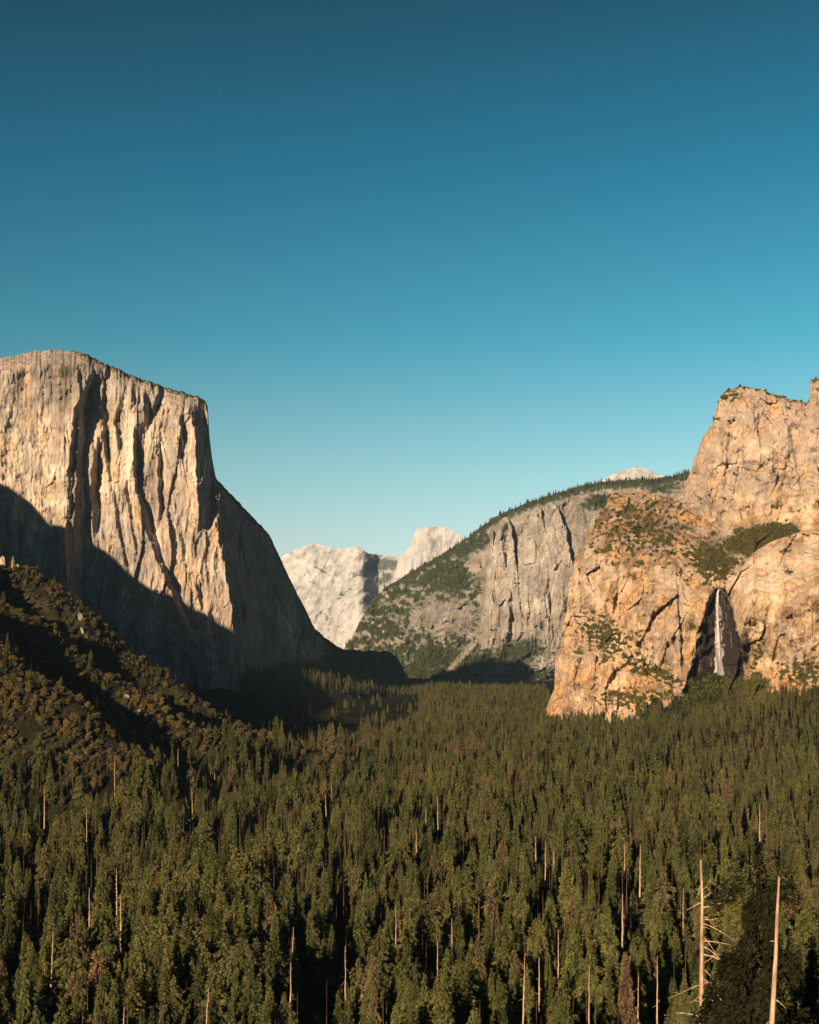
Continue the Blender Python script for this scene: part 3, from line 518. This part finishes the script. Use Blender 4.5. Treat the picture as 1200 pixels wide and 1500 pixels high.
# dead trees: px, top, lowest visible pixel, height, trunk radius, lean, branch count, label
SN = [(1028, 1260, 1430, 0, 0, 0, 30, 'tall bleached dead tree with many drooping bare branches, near dark pine'),
      (1141, 1285, 1500, 0, 0, 0, 6, 'bare pale leaning pole of a dead tree in front of dark pine'),
      (938, 1238, 1352, 46, .55, .2, 4, 'smooth whitish dead trunk standing left of the branchy bleached tree'),
      (912, 1310, 1382, 40, .5, 0, 8, 'short orange dead trunk below and left of the smooth whitish trunk'),
      (915, 1235, 1272, 42, .4, 0, 5, 'thin reddish dead trunk beside the top of the smooth whitish trunk'),
      (171, 1272, 1388, 48, .5, 0, 12, 'taller of two twin orange dead trunks in the left forest'),
      (177, 1312, 1388, 42, .45, 0, 9, 'shorter of two twin orange dead trunks in the left forest'),
      (131, 1300, 1355, 42, .4, 0, 12, 'thin dead trunk with stubs left of the twin orange trunks'),
      (78, 1365, 1462, 42, .4, 1.2, 10, 'dull brown dead spire low in the left forest, leaning right'),
      (65, 1150, 1222, 44, .5, 0, 16, 'branchy dead tree high in left forest under the shrubby slope'),
      (168, 1107, 1142, 38, .4, 0, 2, 'small dead stick where forest meets the shrubby slope, leftmost there'),
      (261, 1097, 1126, 36, .45, 0, 1, 'upper of two short yellow dead sticks below the dark gully'),
      (270, 1120, 1154, 38, .45, 0, 1, 'lower of two short yellow dead sticks below the dark gully'),
      (314, 1130, 1166, 40, .5, -1.5, 1, 'pale white leaning dead trunk right of the short yellow sticks'),
      (281, 1155, 1202, 40, .45, -1, 6, 'dead tree tilted right with ragged base under the yellow sticks'),
      (477, 1165, 1194, 38, .5, -.8, 3, 'short thick dead trunk in the open forest left of centre'),
      (486, 1150, 1168, 40, .35, 0, 1, 'tiny pale dead tip just above a short thick dead trunk'),
      (430, 1358, 1388, 46, .4, 1.2, 9, 'forked pale dead top above a narrow orange trunk'),
      (426, 1410, 1447, 40, .42, 0, 3, 'narrow orange dead trunk below a forked pale dead top'),
      (306, 1448, 1500, 44, .4, 2.2, 10, 'leaning branched dead tree at the bottom edge, left half'),
      (182, 1475, 1500, 40, .4, .8, 2, 'whitish dead tip at the bottom edge below the twin trunks'),
      (506, 1385, 1436, 42, .3, 0, 8, 'slim reddish dead trunk among green conifers left of centre'),
      (127, 1183, 1232, 40, .35, 0, 9, 'brown dead spire right of the high branchy dead tree'),
      (580, 1328, 1380, 42, .32, 0, 12, 'brown feathery dead spire at the centre of the forest'),
      (790, 1403, 1440, 40, .45, 0, 2, 'short tan dead trunk left of a thin pale pole, lower right'),
      (818, 1362, 1427, 42, .36, 0, 4, 'thin pale dead pole between short tan trunk and dark pole'),
      (963, 1400, 1500, 46, .38, 0, 3, 'long thin orange dead pole reaching the bottom edge'),
      (863, 1413, 1500, 46, .34, 0, 2, 'dark thin dead pole reaching the bottom edge'),
      (935, 1424, 1492, 44, .34, 0, 3, 'grey dead pole just left of the long orange pole'),
      (769, 1395, 1500, 46, .36, .8, 4, 'brown leaning dead pole at the bottom right of centre'),
      (662, 1345, 1377, 42, .36, 0, 8, 'dead pole with tiny whiskers right of the forest centre'),
      (785, 1224, 1261, 40, .5, 0, 2, 'leftmost of three pale dead trunks in a row'),
      (799, 1230, 1276, 40, .4, 0, 4, 'middle of three pale dead trunks in a row'),
      (811, 1245, 1266, 38, .5, -.6, 4, 'rightmost and shortest of three pale dead trunks in a row'),
      (641, 1167, 1222, 42, .42, -.5, 3, 'tallest of three dead trunks near the middle of the forest'),
      (624, 1180, 1207, 38, .4, 0, 2, 'short dead trunk just left of the tallest middle dead trunk'),
      (610, 1215, 1247, 40, .5, 0, 1, 'thick yellow dead stub below two dead trunks in the middle'),
      (1113, 1178, 1242, 44, .45, 0, 12, 'reddish dead spire above the dark pine on the right'),
      (1001, 1300, 1352, 42, .3, 0, 5, 'slim grey dead pole just left of the tall branchy bleached tree'),
      (641, 1375, 1417, 40, .34, 0, 3, 'dull reddish dead pole low in the forest near the centre')]
clear = []; LM = []
for i, (px, yt, yb, H, tr, lean, nbz, lab) in enumerate(SN):
    r = random.Random(i*7+1)
    if i == 0: Y = 190.
    elif i == 1: Y = 112.
    else:
        Y = 1200.
        for _ in range(40):
            x = (px-600)/F*Y; Y = .5*Y+.5*max(430, F*(-float(ground(x, Y))-H*.72)/(yt-HZ))
            if Y > 4000: Y = 4000
    x = (px-600)/F*Y; g = float(ground(x, Y)); zt = (HZ-yt)/F*Y; H = zt-g
    tr *= 1.05; nbz = nbz+5 if 'twin' not in lab else nbz+9
    if i == 0: tr = .5
    if i == 1: tr = .33; lean = 1.2
    root = bpy.data.objects.new('dead_tree', None); COL.objects.link(root); root.location = (x-lean*0, Y, g)
    tag(root, lab, 'dead tree', 'dead trees standing in the forest')
    kk = 8; cx = [(lean*(1-q/kk)*(-1))+r.uniform(-.12, .12)*(q > 0)*(.25 if i == 1 else 1) for q in range(kk+1)]
    pts = [(cx[q]+0, r.uniform(-.1, .1), -1+(H+1)*q/kk) for q in range(kk+1)]; rd = [tr*(1.15-.85*q/kk) for q in range(kk+1)]
    rd[-1] *= .8
    link('trunk', tubes_mesh('trunk', [tube(pts, rd)], M_DEAD), root)
    if i < 2: nbz = SN[i][6]
    for q in range(nbz):
        if i == 1: hz, ln, an = ((.62, 1.3, 0.), (.47, 2.6, -.1), (.36, 1.9, 2.9), (.40, 2.2, .3), (.8, .5, 3.3), (.55, .7, 2.7))[q]
        else: hz = r.uniform(.38, .96); an = r.uniform(0, 6.28); ln = (1-hz*.75)*r.uniform(1.6, 4.6)*(1.3 if i == 0 else .8)
        if i == 0: an = r.choice([r.uniform(-.9, .9), r.uniform(-.9, .9), r.uniform(2.2, 4.0)]); hz = .38+.55*(q+r.random())/nbz; ln = r.uniform(1.6, 9.)*(1.22-hz)*(1.25 if math.cos(an) > 0 else .8)+.4
        f = hz*kk; q0 = min(int(f), kk-1); b0 = np.array(pts[q0])*(1-f+q0)+np.array(pts[q0+1])*(f-q0)
        dr = np.array([math.cos(an), math.sin(an), 0]); dp = r.uniform(-.9, -.1) if i == 0 else -.15
        bp = [b0]; az_, dz_ = an, r.uniform(-.6, .55); dp = r.uniform(-.6, .35) if i == 0 else dp
        for st_ in range(6):
            az_ += r.uniform(-.3, .3); dz_ += (dp-.1)*.34+r.uniform(-.22, .22); bp.append(bp[-1]+ln/6*np.array([math.cos(az_), math.sin(az_), dz_]))
        tw = []
        for st_ in range(2 if (i == 0 and ln > 1.5) else 0):
            p0 = bp[r.randint(2, 5)]; v_ = np.array([math.cos(az_+r.uniform(-1.2, 1.2)), math.sin(az_), r.uniform(-.9, .5)])*ln*r.uniform(.12, .3); tw.append(tube([p0, p0+v_*.5+np.array([0, 0, .1]), p0+v_], [.05, .04, .02], 4))
        br = max(.05, tr*(.28 if i else r.uniform(.1, .26)))
        link('branch', tubes_mesh('branch', [tube(bp, [br, br*.9, br*.78, br*.66, br*.52, br*.38, br*.2], 5)]+tw, M_DEAD), root)
    clear.append((px, yt, yb, Y)); LM.append((px, (yt+yb)/2, lab))
clear = np.array(clear)

# candidate positions over the valley and the left slope
def cand(y0, y1, sp, l, rr):
    ny = int((y1-y0)/sp); out = []
    for i in range(ny):
        y = y0+i*sp; xs = np.arange(l*y, rr*y, sp); out.append(np.stack([xs+sp*.85*(rng.random(len(xs))-.5)+sp*.5*(i % 2), y+sp*.85*(rng.random(len(xs))-.5)], 1))
    return np.concatenate(out)
P = np.concatenate([cand(372, 432, 9, -.42, .50), cand(432, 800, 7.8, -.42, .50), cand(800, 1500, 8.4, -.40, .46), cand(1500, 3000, 10.0, -.38, .42), cand(3000, 5600, 12.5, -.30, .14)])
x, y = P[:, 0], P[:, 1]; z = ground(x, y); px, pyb = proj(x, y, z)
YMAX = pl([(-200, 3620), (360, 3800), (430, 4600), (520, 5400), (560, 5600), (800, 5300), (812, 2960), (900, 2790), (1000, 2660), (1050, 2640), (1100, 2500), (1200, 2380), (1400, 2300)], px)
ok = (y < YMAX) | ((y < YMAX+60) & (px > 990) & (px < 1110))
hill = np.maximum(np.maximum(ridge(R1, x, y, 1.1, .47, 12), ridge(R2, x, y, .75, .46, 10)), ridge(R3, x, y, .75, .5, 10))
hh = np.clip((hill+140)/75, 0, 1)+.35*fbm(x/90, y/90, 2, 300)
is_oak = (hh > .30) & (x < 0) & (y < 3400)
mead = (((px-968)/48)**2+((pyb-1146)/11)**2 < 1)
brush = mead | ((rng.random(len(x)) < .035+.10*(fbm(x/130, y/130, 2, 340) > .35)) & (hh < .25)) | ((((px-1052)/72)**2+((pyb-1018)/30)**2 < 1) & (y > 2300))
dens = fbm(x/55, y/55, 3, 310)
ok &= ~(~is_oak & ~brush & (dens < -.36)) & ~(is_oak & (fbm(x/38, y/38, 3, 312) < -.42))
hollow = (px > 250) & (px < 615) & (y > 1745) & (pyb > 1018+0*px) & ~is_oak & (pyb < pl([(250, 1120), (430, 1104), (520, 1096), (560, 1082), (600, 1066), (615, 1050)], px))
ok &= ~(hollow & (rng.random(len(x)) < .97))
ok &= ~((px > 150) & (px < 235) & (pyb > 1040) & (pyb < 1100) & is_oak & (dens > .0))
hgt = np.where(is_oak, 5+7*rng.random(len(x)), (14+21*rng.random(len(x))**.9)*(1+.42*dens)); hgt = np.where((px > 980) & (y > 1900) & ~is_oak, hgt*.85, hgt); hgt = np.where(brush, 5+4*rng.random(len(x)), hgt)
# a few tall conifers and saplings on the slope, understorey oaks on the floor
sw = rng.random(len(x)); flip = is_oak & (sw < .11); is_oak &= ~flip; hgt = np.where(flip, 10+13*rng.random(len(x)), hgt)
flop = ~is_oak & ~brush & (sw > .90); hgt = np.where(flop, 7+6*rng.random(len(x)), hgt)
pyt = HZ-(z+hgt)/y*F; wpx = np.where(is_oak, .5*hgt, .15*hgt)/y*F
ok &= (px > -240) & (px < 1560) & (pyt < 1550) & ((y > 432) | (pyt > 1455))
for cx, c0, c1, cy in clear[2:]:
    ok &= ~((np.abs(px-cx) < wpx*.75+1.5) & (y < cy-1) & (pyt < c1) & (pyb > c0))
    ok &= ~((np.hypot(x-(cx-600)/F*cy, y-cy) < 3.5))
# low growth between the oaks, and one tree at the foot of each dead trunk
def add(nx, ny, nh, oak):
    global x, y, z, px, pyb, pyt, wpx, hgt, is_oak, brush, ok
    nz = ground(nx, ny); a, b = proj(nx, ny, nz); c_ = HZ-(nz+nh)/ny*F; m_ = len(nx)
    x = np.r_[x, nx]; y = np.r_[y, ny]; z = np.r_[z, nz]; px = np.r_[px, a]; pyb = np.r_[pyb, b]; pyt = np.r_[pyt, c_]; hgt = np.r_[hgt, nh]
    wpx = np.r_[wpx, np.where(oak, .5, .15)*nh/ny*F]; is_oak = np.r_[is_oak, np.full(m_, oak)]; brush = np.r_[brush, np.zeros(m_, bool)]; ok = np.r_[ok, (a > -40) & (a < 1240)]
Q = cand(1000, 2300, 5.6, -.34, .02); qh = np.maximum(np.maximum(ridge(R1, Q[:, 0], Q[:, 1], .95, .47, 14), ridge(R2, Q[:, 0], Q[:, 1], .75, .46, 10)), ridge(R3, Q[:, 0], Q[:, 1], .75, .5, 10))
Q = Q[(qh > -112) & (fbm(Q[:, 0]/30, Q[:, 1]/30, 2, 333) > -.38)]; add(Q[:, 0], Q[:, 1], 3.5+5.5*rng.random(len(Q))**1.5, True)
Q = cand(2470, 2745, 4.8, .185, .262); qz = ground(Q[:, 0], Q[:, 1]); qx, qy = proj(Q[:, 0], Q[:, 1], qz); m_ = (((qx-1060)/66)**2+((qy-1016)/30)**2 < 1) & (fbm(Q[:, 0]/16, Q[:, 1]/16, 2, 350) > -.22) & (Q[:, 1] < pl([(1000, 2690), (1050, 2720), (1110, 2540)], qx)) & ((qx > 1035) | (rng.random(len(qx)) < .35))
Q = Q[m_]; add(Q[:, 0], Q[:, 1], 3+4.5*rng.random(len(Q)), True); is_oak[-len(Q):] = False; brush[-len(Q):] = True
fx, fy, fh = [], [], []
for cx, c0, c1, cy in clear[2:]:
    if c1 > 1490: continue
    for dy_, sx_ in ((14, .3), (20, -2.5), (24, 2.6)):
        yy = cy-dy_; xx = (cx-600)/F*yy+sx_; g_ = float(ground(xx, yy)); h_ = (HZ-c1-2*abs(sx_))/F*yy-g_
        if 6 < h_ < 36: fx.append(xx); fy.append(yy); fh.append(h_)
add(np.array(fx), np.array(fy), np.array(fh), False)
for (cx, c0, c1, cy) in clear[2:]:
    sx0 = (cx-600)/F*cy; zb = (HZ-c1)/F*cy; dx_, dy2 = x-sx0, y-cy; al = dx_*sun_h[0]+dy2*sun_h[1]; ac = np.abs(dx_*sun_h[1]-dy2*sun_h[0])
    ok &= ~((al > 3) & (al < 110) & (ac < 1.2+.12*hgt) & (z+hgt > zb+4+al*math.tan(ELEV)))
idx = np.where(ok)[0]
x, y, z, px, pyb, pyt, wpx, hgt, is_oak, brush = (q[idx] for q in (x, y, z, px, pyb, pyt, wpx, hgt, is_oak, brush))
rot = rng.random(len(x))*6.283; wid = .82+.4*rng.random(len(x)); kind = rng.integers(0, 1000, len(x))
vis = (np.minimum(pyb, 1500)-pyt)*wpx*2; vis[(px < -2) | (px > 1202)] = 0

def make_tree(name, protos, k):
    c, tr, H = protos[k]; root = bpy.data.objects.new(name, None); COL.objects.link(root)
    if tr: link('trunk', tr, root)
    link('crown', c, root); return root
def dup(root):
    r = root.copy(); COL.objects.link(r)
    for ch in root.children:
        c = ch.copy(); COL.objects.link(c); c.parent = r
    return r
ORD = ['nearest', 'second', 'third', 'fourth', 'fifth', 'sixth', 'seventh', 'eighth', 'ninth', 'tenth', 'eleventh', 'twelfth', 'thirteenth', 'fourteenth', 'fifteenth', 'sixteenth', 'seventeenth', 'eighteenth', 'nineteenth', 'twentieth']
SHORT = ['the branchy bleached tree', 'the pale leaning pole', 'the smooth whitish trunk', 'the short orange trunk', 'the thin reddish trunk', 'the taller twin trunk', 'the shorter twin trunk', 'the stubby dead trunk', 'the brown leaning spire', 'the high branchy dead tree', 'the leftmost small stick', 'the upper yellow stick', 'the lower yellow stick', 'the white leaning trunk', 'the ragged tilted trunk', 'the short thick trunk', 'the tiny pale tip', 'the forked dead top', 'the narrow orange trunk', 'the leaning branched tree', 'the whitish bottom tip', 'the slim reddish trunk', 'the brown spire', 'the feathery centre spire', 'the short tan trunk', 'the thin pale pole', 'the long orange pole', 'the dark thin pole', 'the grey pole', 'the brown leaning pole', 'the whiskered pole', 'the left row trunk', 'the middle row trunk', 'the right row trunk', 'the tallest middle trunk', 'the short middle trunk', 'the thick yellow stub', 'the reddish right spire', 'the slim grey pole', 'the dull reddish pole']
def labels(sel, noun, looks):
    lm = np.array([(a, b) for a, b, _ in LM]); out = {}; bins = {}
    for i in sel:
        qx, qy = px[i], .5*(pyt[i]+min(pyb[i], 1500)); dd = np.hypot(lm[:, 0]-qx, lm[:, 1]-qy); j = int(np.argmin(dd)); dx, dy = qx-lm[j, 0], qy-lm[j, 1]
        side = ('right of' if dx > 0 else 'left of') if abs(dx) > abs(dy) else ('below' if dy > 0 else 'above')
        bins.setdefault((looks(i), side, j), []).append((dd[j], i))
    for (lk, side, j), q in bins.items():
        q.sort()
        for n_, (_, i) in enumerate(q): out[i] = f'{ORD[min(n_, 19)]} {lk} {noun} {side} {SHORT[j]}' if len(q) > 1 else f'{lk} {noun} {side} {SHORT[j]}'
    return out
is_con = ~is_oak & ~brush
top_con = [i for i in np.argsort(-np.where(is_con, vis, 0))[:297]]
top_oak = [i for i in np.argsort(-np.where(is_oak, vis, 0))[:297]]
PRC, PRO = {}, {}
lc = labels(top_con, 'green conifer', lambda i: ('tall' if hgt[i] > 28 else 'low' if hgt[i] < 19 else 'mid-height')+(' broad' if wid[i] > 1.02 else ' narrow'))
lo = labels(top_oak, 'rounded oak', lambda i: ('large' if hgt[i] > 12.5 else 'small')+(' spreading' if wid[i] > 1.02 else ' compact'))
def place(sel, store, protos, name, lab, cat, group):
    for i in sel:
        k = int(kind[i]) % len(protos)
        if k not in store: o = store[k] = make_tree(name, protos, k)
        else: o = dup(store[k])
        o.location = (x[i], y[i], z[i]); s = hgt[i]/protos[k][2]; o.rotation_euler = (0, 0, rot[i]); o.scale = (s*wid[i]*1.05, s*wid[i]*1.05, s)
        tag(o, lab[i], cat, group)
place(top_con, PRC, CON, 'conifer', lc, 'conifer', 'conifers standing in the near forest')
place(top_oak, PRO, OAK, 'oak_tree', lo, 'oak tree', 'rounded oaks on the left slope')

def scatter(name, label, cat, pos, scl, rz, ki, protos, mats=None):
    """one uncountable mass of vegetation: points carrying instances of tree meshes"""
    me = bpy.data.meshes.new(name); me.vertices.add(len(pos)); me.vertices.foreach_set('co', np.asarray(pos, np.float32).ravel())
    a = me.attributes.new('scl', 'FLOAT_VECTOR', 'POINT'); a.data.foreach_set('vector', np.asarray(scl, np.float32).ravel())
    r3 = np.zeros((len(pos), 3), np.float32); r3[:, 2] = rz; a = me.attributes.new('rot', 'FLOAT_VECTOR', 'POINT'); a.data.foreach_set('vector', r3.ravel())
    a = me.attributes.new('pick', 'INT', 'POINT'); a.data.foreach_set('value', (np.asarray(ki) % len(protos)).astype(np.int32)); me.update()
    o = link(name, me); tag(o, label, cat, kind='stuff')
    ng = bpy.data.node_groups.new(name, 'GeometryNodeTree'); ng.interface.new_socket('Geometry', in_out='INPUT', socket_type='NodeSocketGeometry'); ng.interface.new_socket('Geometry', in_out='OUTPUT', socket_type='NodeSocketGeometry')
    n = ng.nodes; l = ng.links; gi = n.new('NodeGroupInput'); go = n.new('NodeGroupOutput'); ip = n.new('GeometryNodeInstanceOnPoints'); jn = n.new('GeometryNodeJoinGeometry')
    for p in reversed(protos):
        g2 = n.new('GeometryNodeGeometryToInstance')
        for obj in p:
            oi = n.new('GeometryNodeObjectInfo'); oi.inputs[0].default_value = obj; oi.transform_space = 'ORIGINAL'; l.new(oi.outputs['Geometry'], g2.inputs[0])
        l.new(g2.outputs[0], jn.inputs[0])
    l.new(gi.outputs[0], ip.inputs['Points']); l.new(jn.outputs[0], ip.inputs['Instance']); ip.inputs['Pick Instance'].default_value = True
    for nm, typ, sock in (('pick', 'INT', 'Instance Index'), ('rot', 'FLOAT_VECTOR', 'Rotation'), ('scl', 'FLOAT_VECTOR', 'Scale')):
        q = n.new('GeometryNodeInputNamedAttribute'); q.data_type = typ; q.inputs['Name'].default_value = nm; l.new(q.outputs[0], ip.inputs[sock])
    l.new(ip.outputs[0], go.inputs[0]); m = o.modifiers.new('scatter', 'NODES'); m.node_group = ng; return o
def pobj(store): return [list(store[k].children) for k in sorted(store)]
pc, po = pobj(PRC), pobj(PRO)
rest = np.ones(len(x), bool); rest[top_con] = False; rest[top_oak] = False
def sc3(h, H, w): s = h/H; return np.stack([s*w, s*w, s], 1)
q = np.where(rest & is_con)[0]; scatter('forest', 'dense conifer forest filling the valley floor beyond the nearest trees', 'forest', np.stack([x[q], y[q], z[q]], 1), sc3(hgt[q], 26., wid[q]*1.05), rot[q], kind[q], pc)
q = np.where(rest & is_oak)[0]; scatter('woods', 'rounded oak woods covering the shrubby left slope', 'woods', np.stack([x[q], y[q], z[q]], 1), sc3(hgt[q], 12., wid[q]), rot[q], kind[q], po)

# vegetation on the rocks
def pick(Pm, veg, PXm, PYm, n, thr, seed, power=2, xr=(-50, 1240)):
    r = np.random.default_rng(seed); v = np.clip((veg-thr)/(1-thr), 0, 1)**power; v = np.where((PYm > PYm[0]+.4) & (PXm > xr[0]) & (PXm < xr[1]), v, 0)*Pm[:, :, 1]
    c = np.cumsum(v.ravel()); i = np.searchsorted(c, r.random(n)*c[-1]); return Pm.reshape(-1, 3)[np.minimum(i, v.size-1)], r
prb = make_tree('shrub', BRU, 0); prb.location = W(1086, 1020, 2500.); prb.location.z = float(ground(prb.location.x, prb.location.y)); tag(prb, 'green shrub on the brushy apron right of the waterfall foot', 'shrub')
prb2 = make_tree('shrub', BRU, 1); prb2.location = W(968, 1146, 1820.); prb2.location.z = float(ground(prb2.location.x, prb2.location.y)); tag(prb2, 'green shrub in the small bright clearing of the right forest', 'shrub')
pb = [list(prb.children), list(prb2.children)]
q = np.where(brush)[0]; scatter('undergrowth', 'green broadleaf undergrowth between the conifers and below the waterfall', 'undergrowth', np.stack([x[q], y[q], z[q]], 1), sc3(hgt[q], 9., wid[q]), rot[q], kind[q], pb)
p, r = pick(BRP, BRA['veg'], BRX, BRY, 7000, .28, 1, 1.3, (800, 1240)); n = len(p)
scatter('shrubbery', 'dark shrubs dotting the ledges of the ochre rocks', 'shrubbery', p, sc3(2.2+6*r.random(n)**2.5, 12., .8+.4*r.random(n)), r.random(n)*6.28, r.integers(0, 99, n), po)
p, r = pick(MP, MA['veg']+.22*(MY-MY[0] < 6)*(MX > 585), MX, MY, 7500, .5, 2, 1.); n = len(p)
scatter('woodland', 'dark conifer woods on the ledges and crest of the middle ridge', 'woodland', p, sc3(9+27*r.random(n)**1.6, 26., .8+.4*r.random(n)), r.random(n)*6.28, r.integers(0, 99, n), pc)
p, r = pick(CAPP, CAPA['veg'], CAPX, CAPYY, 1500, .4, 3, 1.2); n = len(p)
scatter('scrub', 'small trees scattered along the rim and foot of the big cliff', 'scrub', p, sc3(5+7*r.random(n), 12., .6+.4*r.random(n)), r.random(n)*6.28, r.integers(0, 99, n), po)

# pale rock outcrops on the left slope
import bmesh
for i, (qx, qy, qY, w_, h_, lab) in enumerate([(4, 806, 1935, 9, 20, 'tall pale rock outcrop on the slope crest at the left edge'), (19, 812, 1925, 4, 15, 'slim pale rock pinnacle on the slope crest, second from the left edge'), (27, 816, 1920, 3, 11, 'short pale rock pinnacle on the slope crest, third from the left edge'),
    (118, 898, 1868, 6, 11, 'broken rock bluff at the steep notch of the slope crest'), (121, 922, 1852, 4, 8, 'small rock ledge just below the bluff at the crest notch'), (56, 893, 1700, 5, 6, 'orange lit boulder among the oaks under the slope crest'), (28, 952, 1560, 6, 4, 'grey boulder beside the shadowed gully on the left slope'),
    (186, 1062, 1590, 6, 3.6, 'largest grey boulder of the talus patch low on the slope'), (204, 1072, 1575, 4.5, 3, 'middle grey boulder of the talus patch low on the slope'), (222, 1080, 1560, 4, 2.6, 'lowest grey boulder of the talus patch low on the slope')]):
    bm = bmesh.new(); bmesh.ops.create_icosphere(bm, subdivisions=4, radius=1); r = np.random.default_rng(500+i)
    co = np.array([v.co for v in bm.verts]); f_ = 1+.22*facet(co[:, 0]*2.3+co[:, 2], co[:, 1]*2.3-co[:, 2]*.6, 510+i, 1, 1.4)+.1*fbm(co[:, 0]*3, co[:, 2]*3+co[:, 1], 3, 520+i)
    co = co*f_[:, None]*np.array([w_*.5, w_*.5, h_*.62]); co[:, 0] += co[:, 2]*r.uniform(-.25, .05)
    for v, c_ in zip(bm.verts, co): v.co = c_
    me = bpy.data.meshes.new('rock_outcrop'); bm.to_mesh(me); bm.free(); me.materials.append(M_CAP if i < 3 else M_BRI if i == 5 else M_MID)
    o = link('rock_outcrop', me); xx = (qx-600)/F*qY; g_ = float(ground(xx, qY)); o.location = (xx, qY, g_+h_*.25); tag(o, lab, 'rock')

# the near dark pine and its companions on the camera-side slope
def near_tree(px_, ytop, Y, R, n, mat, name, label, cat, seed, base=.15, levels=22, size=.55, sparse=.2, power=.7):
    xx = (px_-600)/F*Y; g = float(ground(xx, Y)); H = (HZ-ytop)/F*Y-g; r = np.random.default_rng(seed)
    root = bpy.data.objects.new(name, None); COL.objects.link(root); root.location = (xx, Y, g); tag(root, label, cat)
    v, f = conifer_crown(r, H, R, base, n, levels, size, power, sparse, .36, .6, 1.1, 1.); link('crown', mesh('crown', v, f, mat), root)
    link('trunk', tubes_mesh('trunk', [tube([(0, 0, -1), (.1, 0, H*.5), (0, 0, H*.97)], [.55, .35, .05])], M_BARK), root)
near_tree(1113, 1238, 152., 6.6, 46000, M_SHADED, 'pine_tree', 'large dark-shaded bushy pine at lower right behind the pale pole', 'pine', 1, levels=11, size=.40, sparse=.42, power=.36)
near_tree(1046, 1432, 165., 5.6, 22000, M_SHADED, 'pine_tree', 'dark-shaded low pine top at the foot of the bleached branchy tree', 'pine', 2, levels=12, size=.42, sparse=.4, power=.5)
near_tree(1192, 1370, 190., 8.0, 30000, M_NEED, 'pine_tree', 'sunlit green pine cut by the right edge of the picture', 'pine', 3, levels=14, size=.45, sparse=.4, power=.55)

# ------------------------------------------------------------------ air
HAZE = 1.0e-5
if HAZE:
    v = np.array([(sx_*17400, sy_*17400, z_) for z_ in (-460, 1345) for sy_ in (-1, 1) for sx_ in (-1, 1)])
    f = [[0, 2, 3, 1], [4, 5, 7, 6], [0, 1, 5, 4], [2, 6, 7, 3], [0, 4, 6, 2], [1, 3, 7, 5]]
    m, t, out = newmat('air'); pv = nd(t, 'ShaderNodeVolumePrincipled'); pv.inputs['Density'].default_value = HAZE; pv.inputs['Color'].default_value = (.55, .80, 1, 1); pv.inputs['Anisotropy'].default_value = .1
    t.links.new(pv.outputs[0], out.inputs['Volume']); tag(link('haze', mesh('haze', v, f, m)), 'thin pale air veiling the far end of the valley', 'haze', kind='stuff')
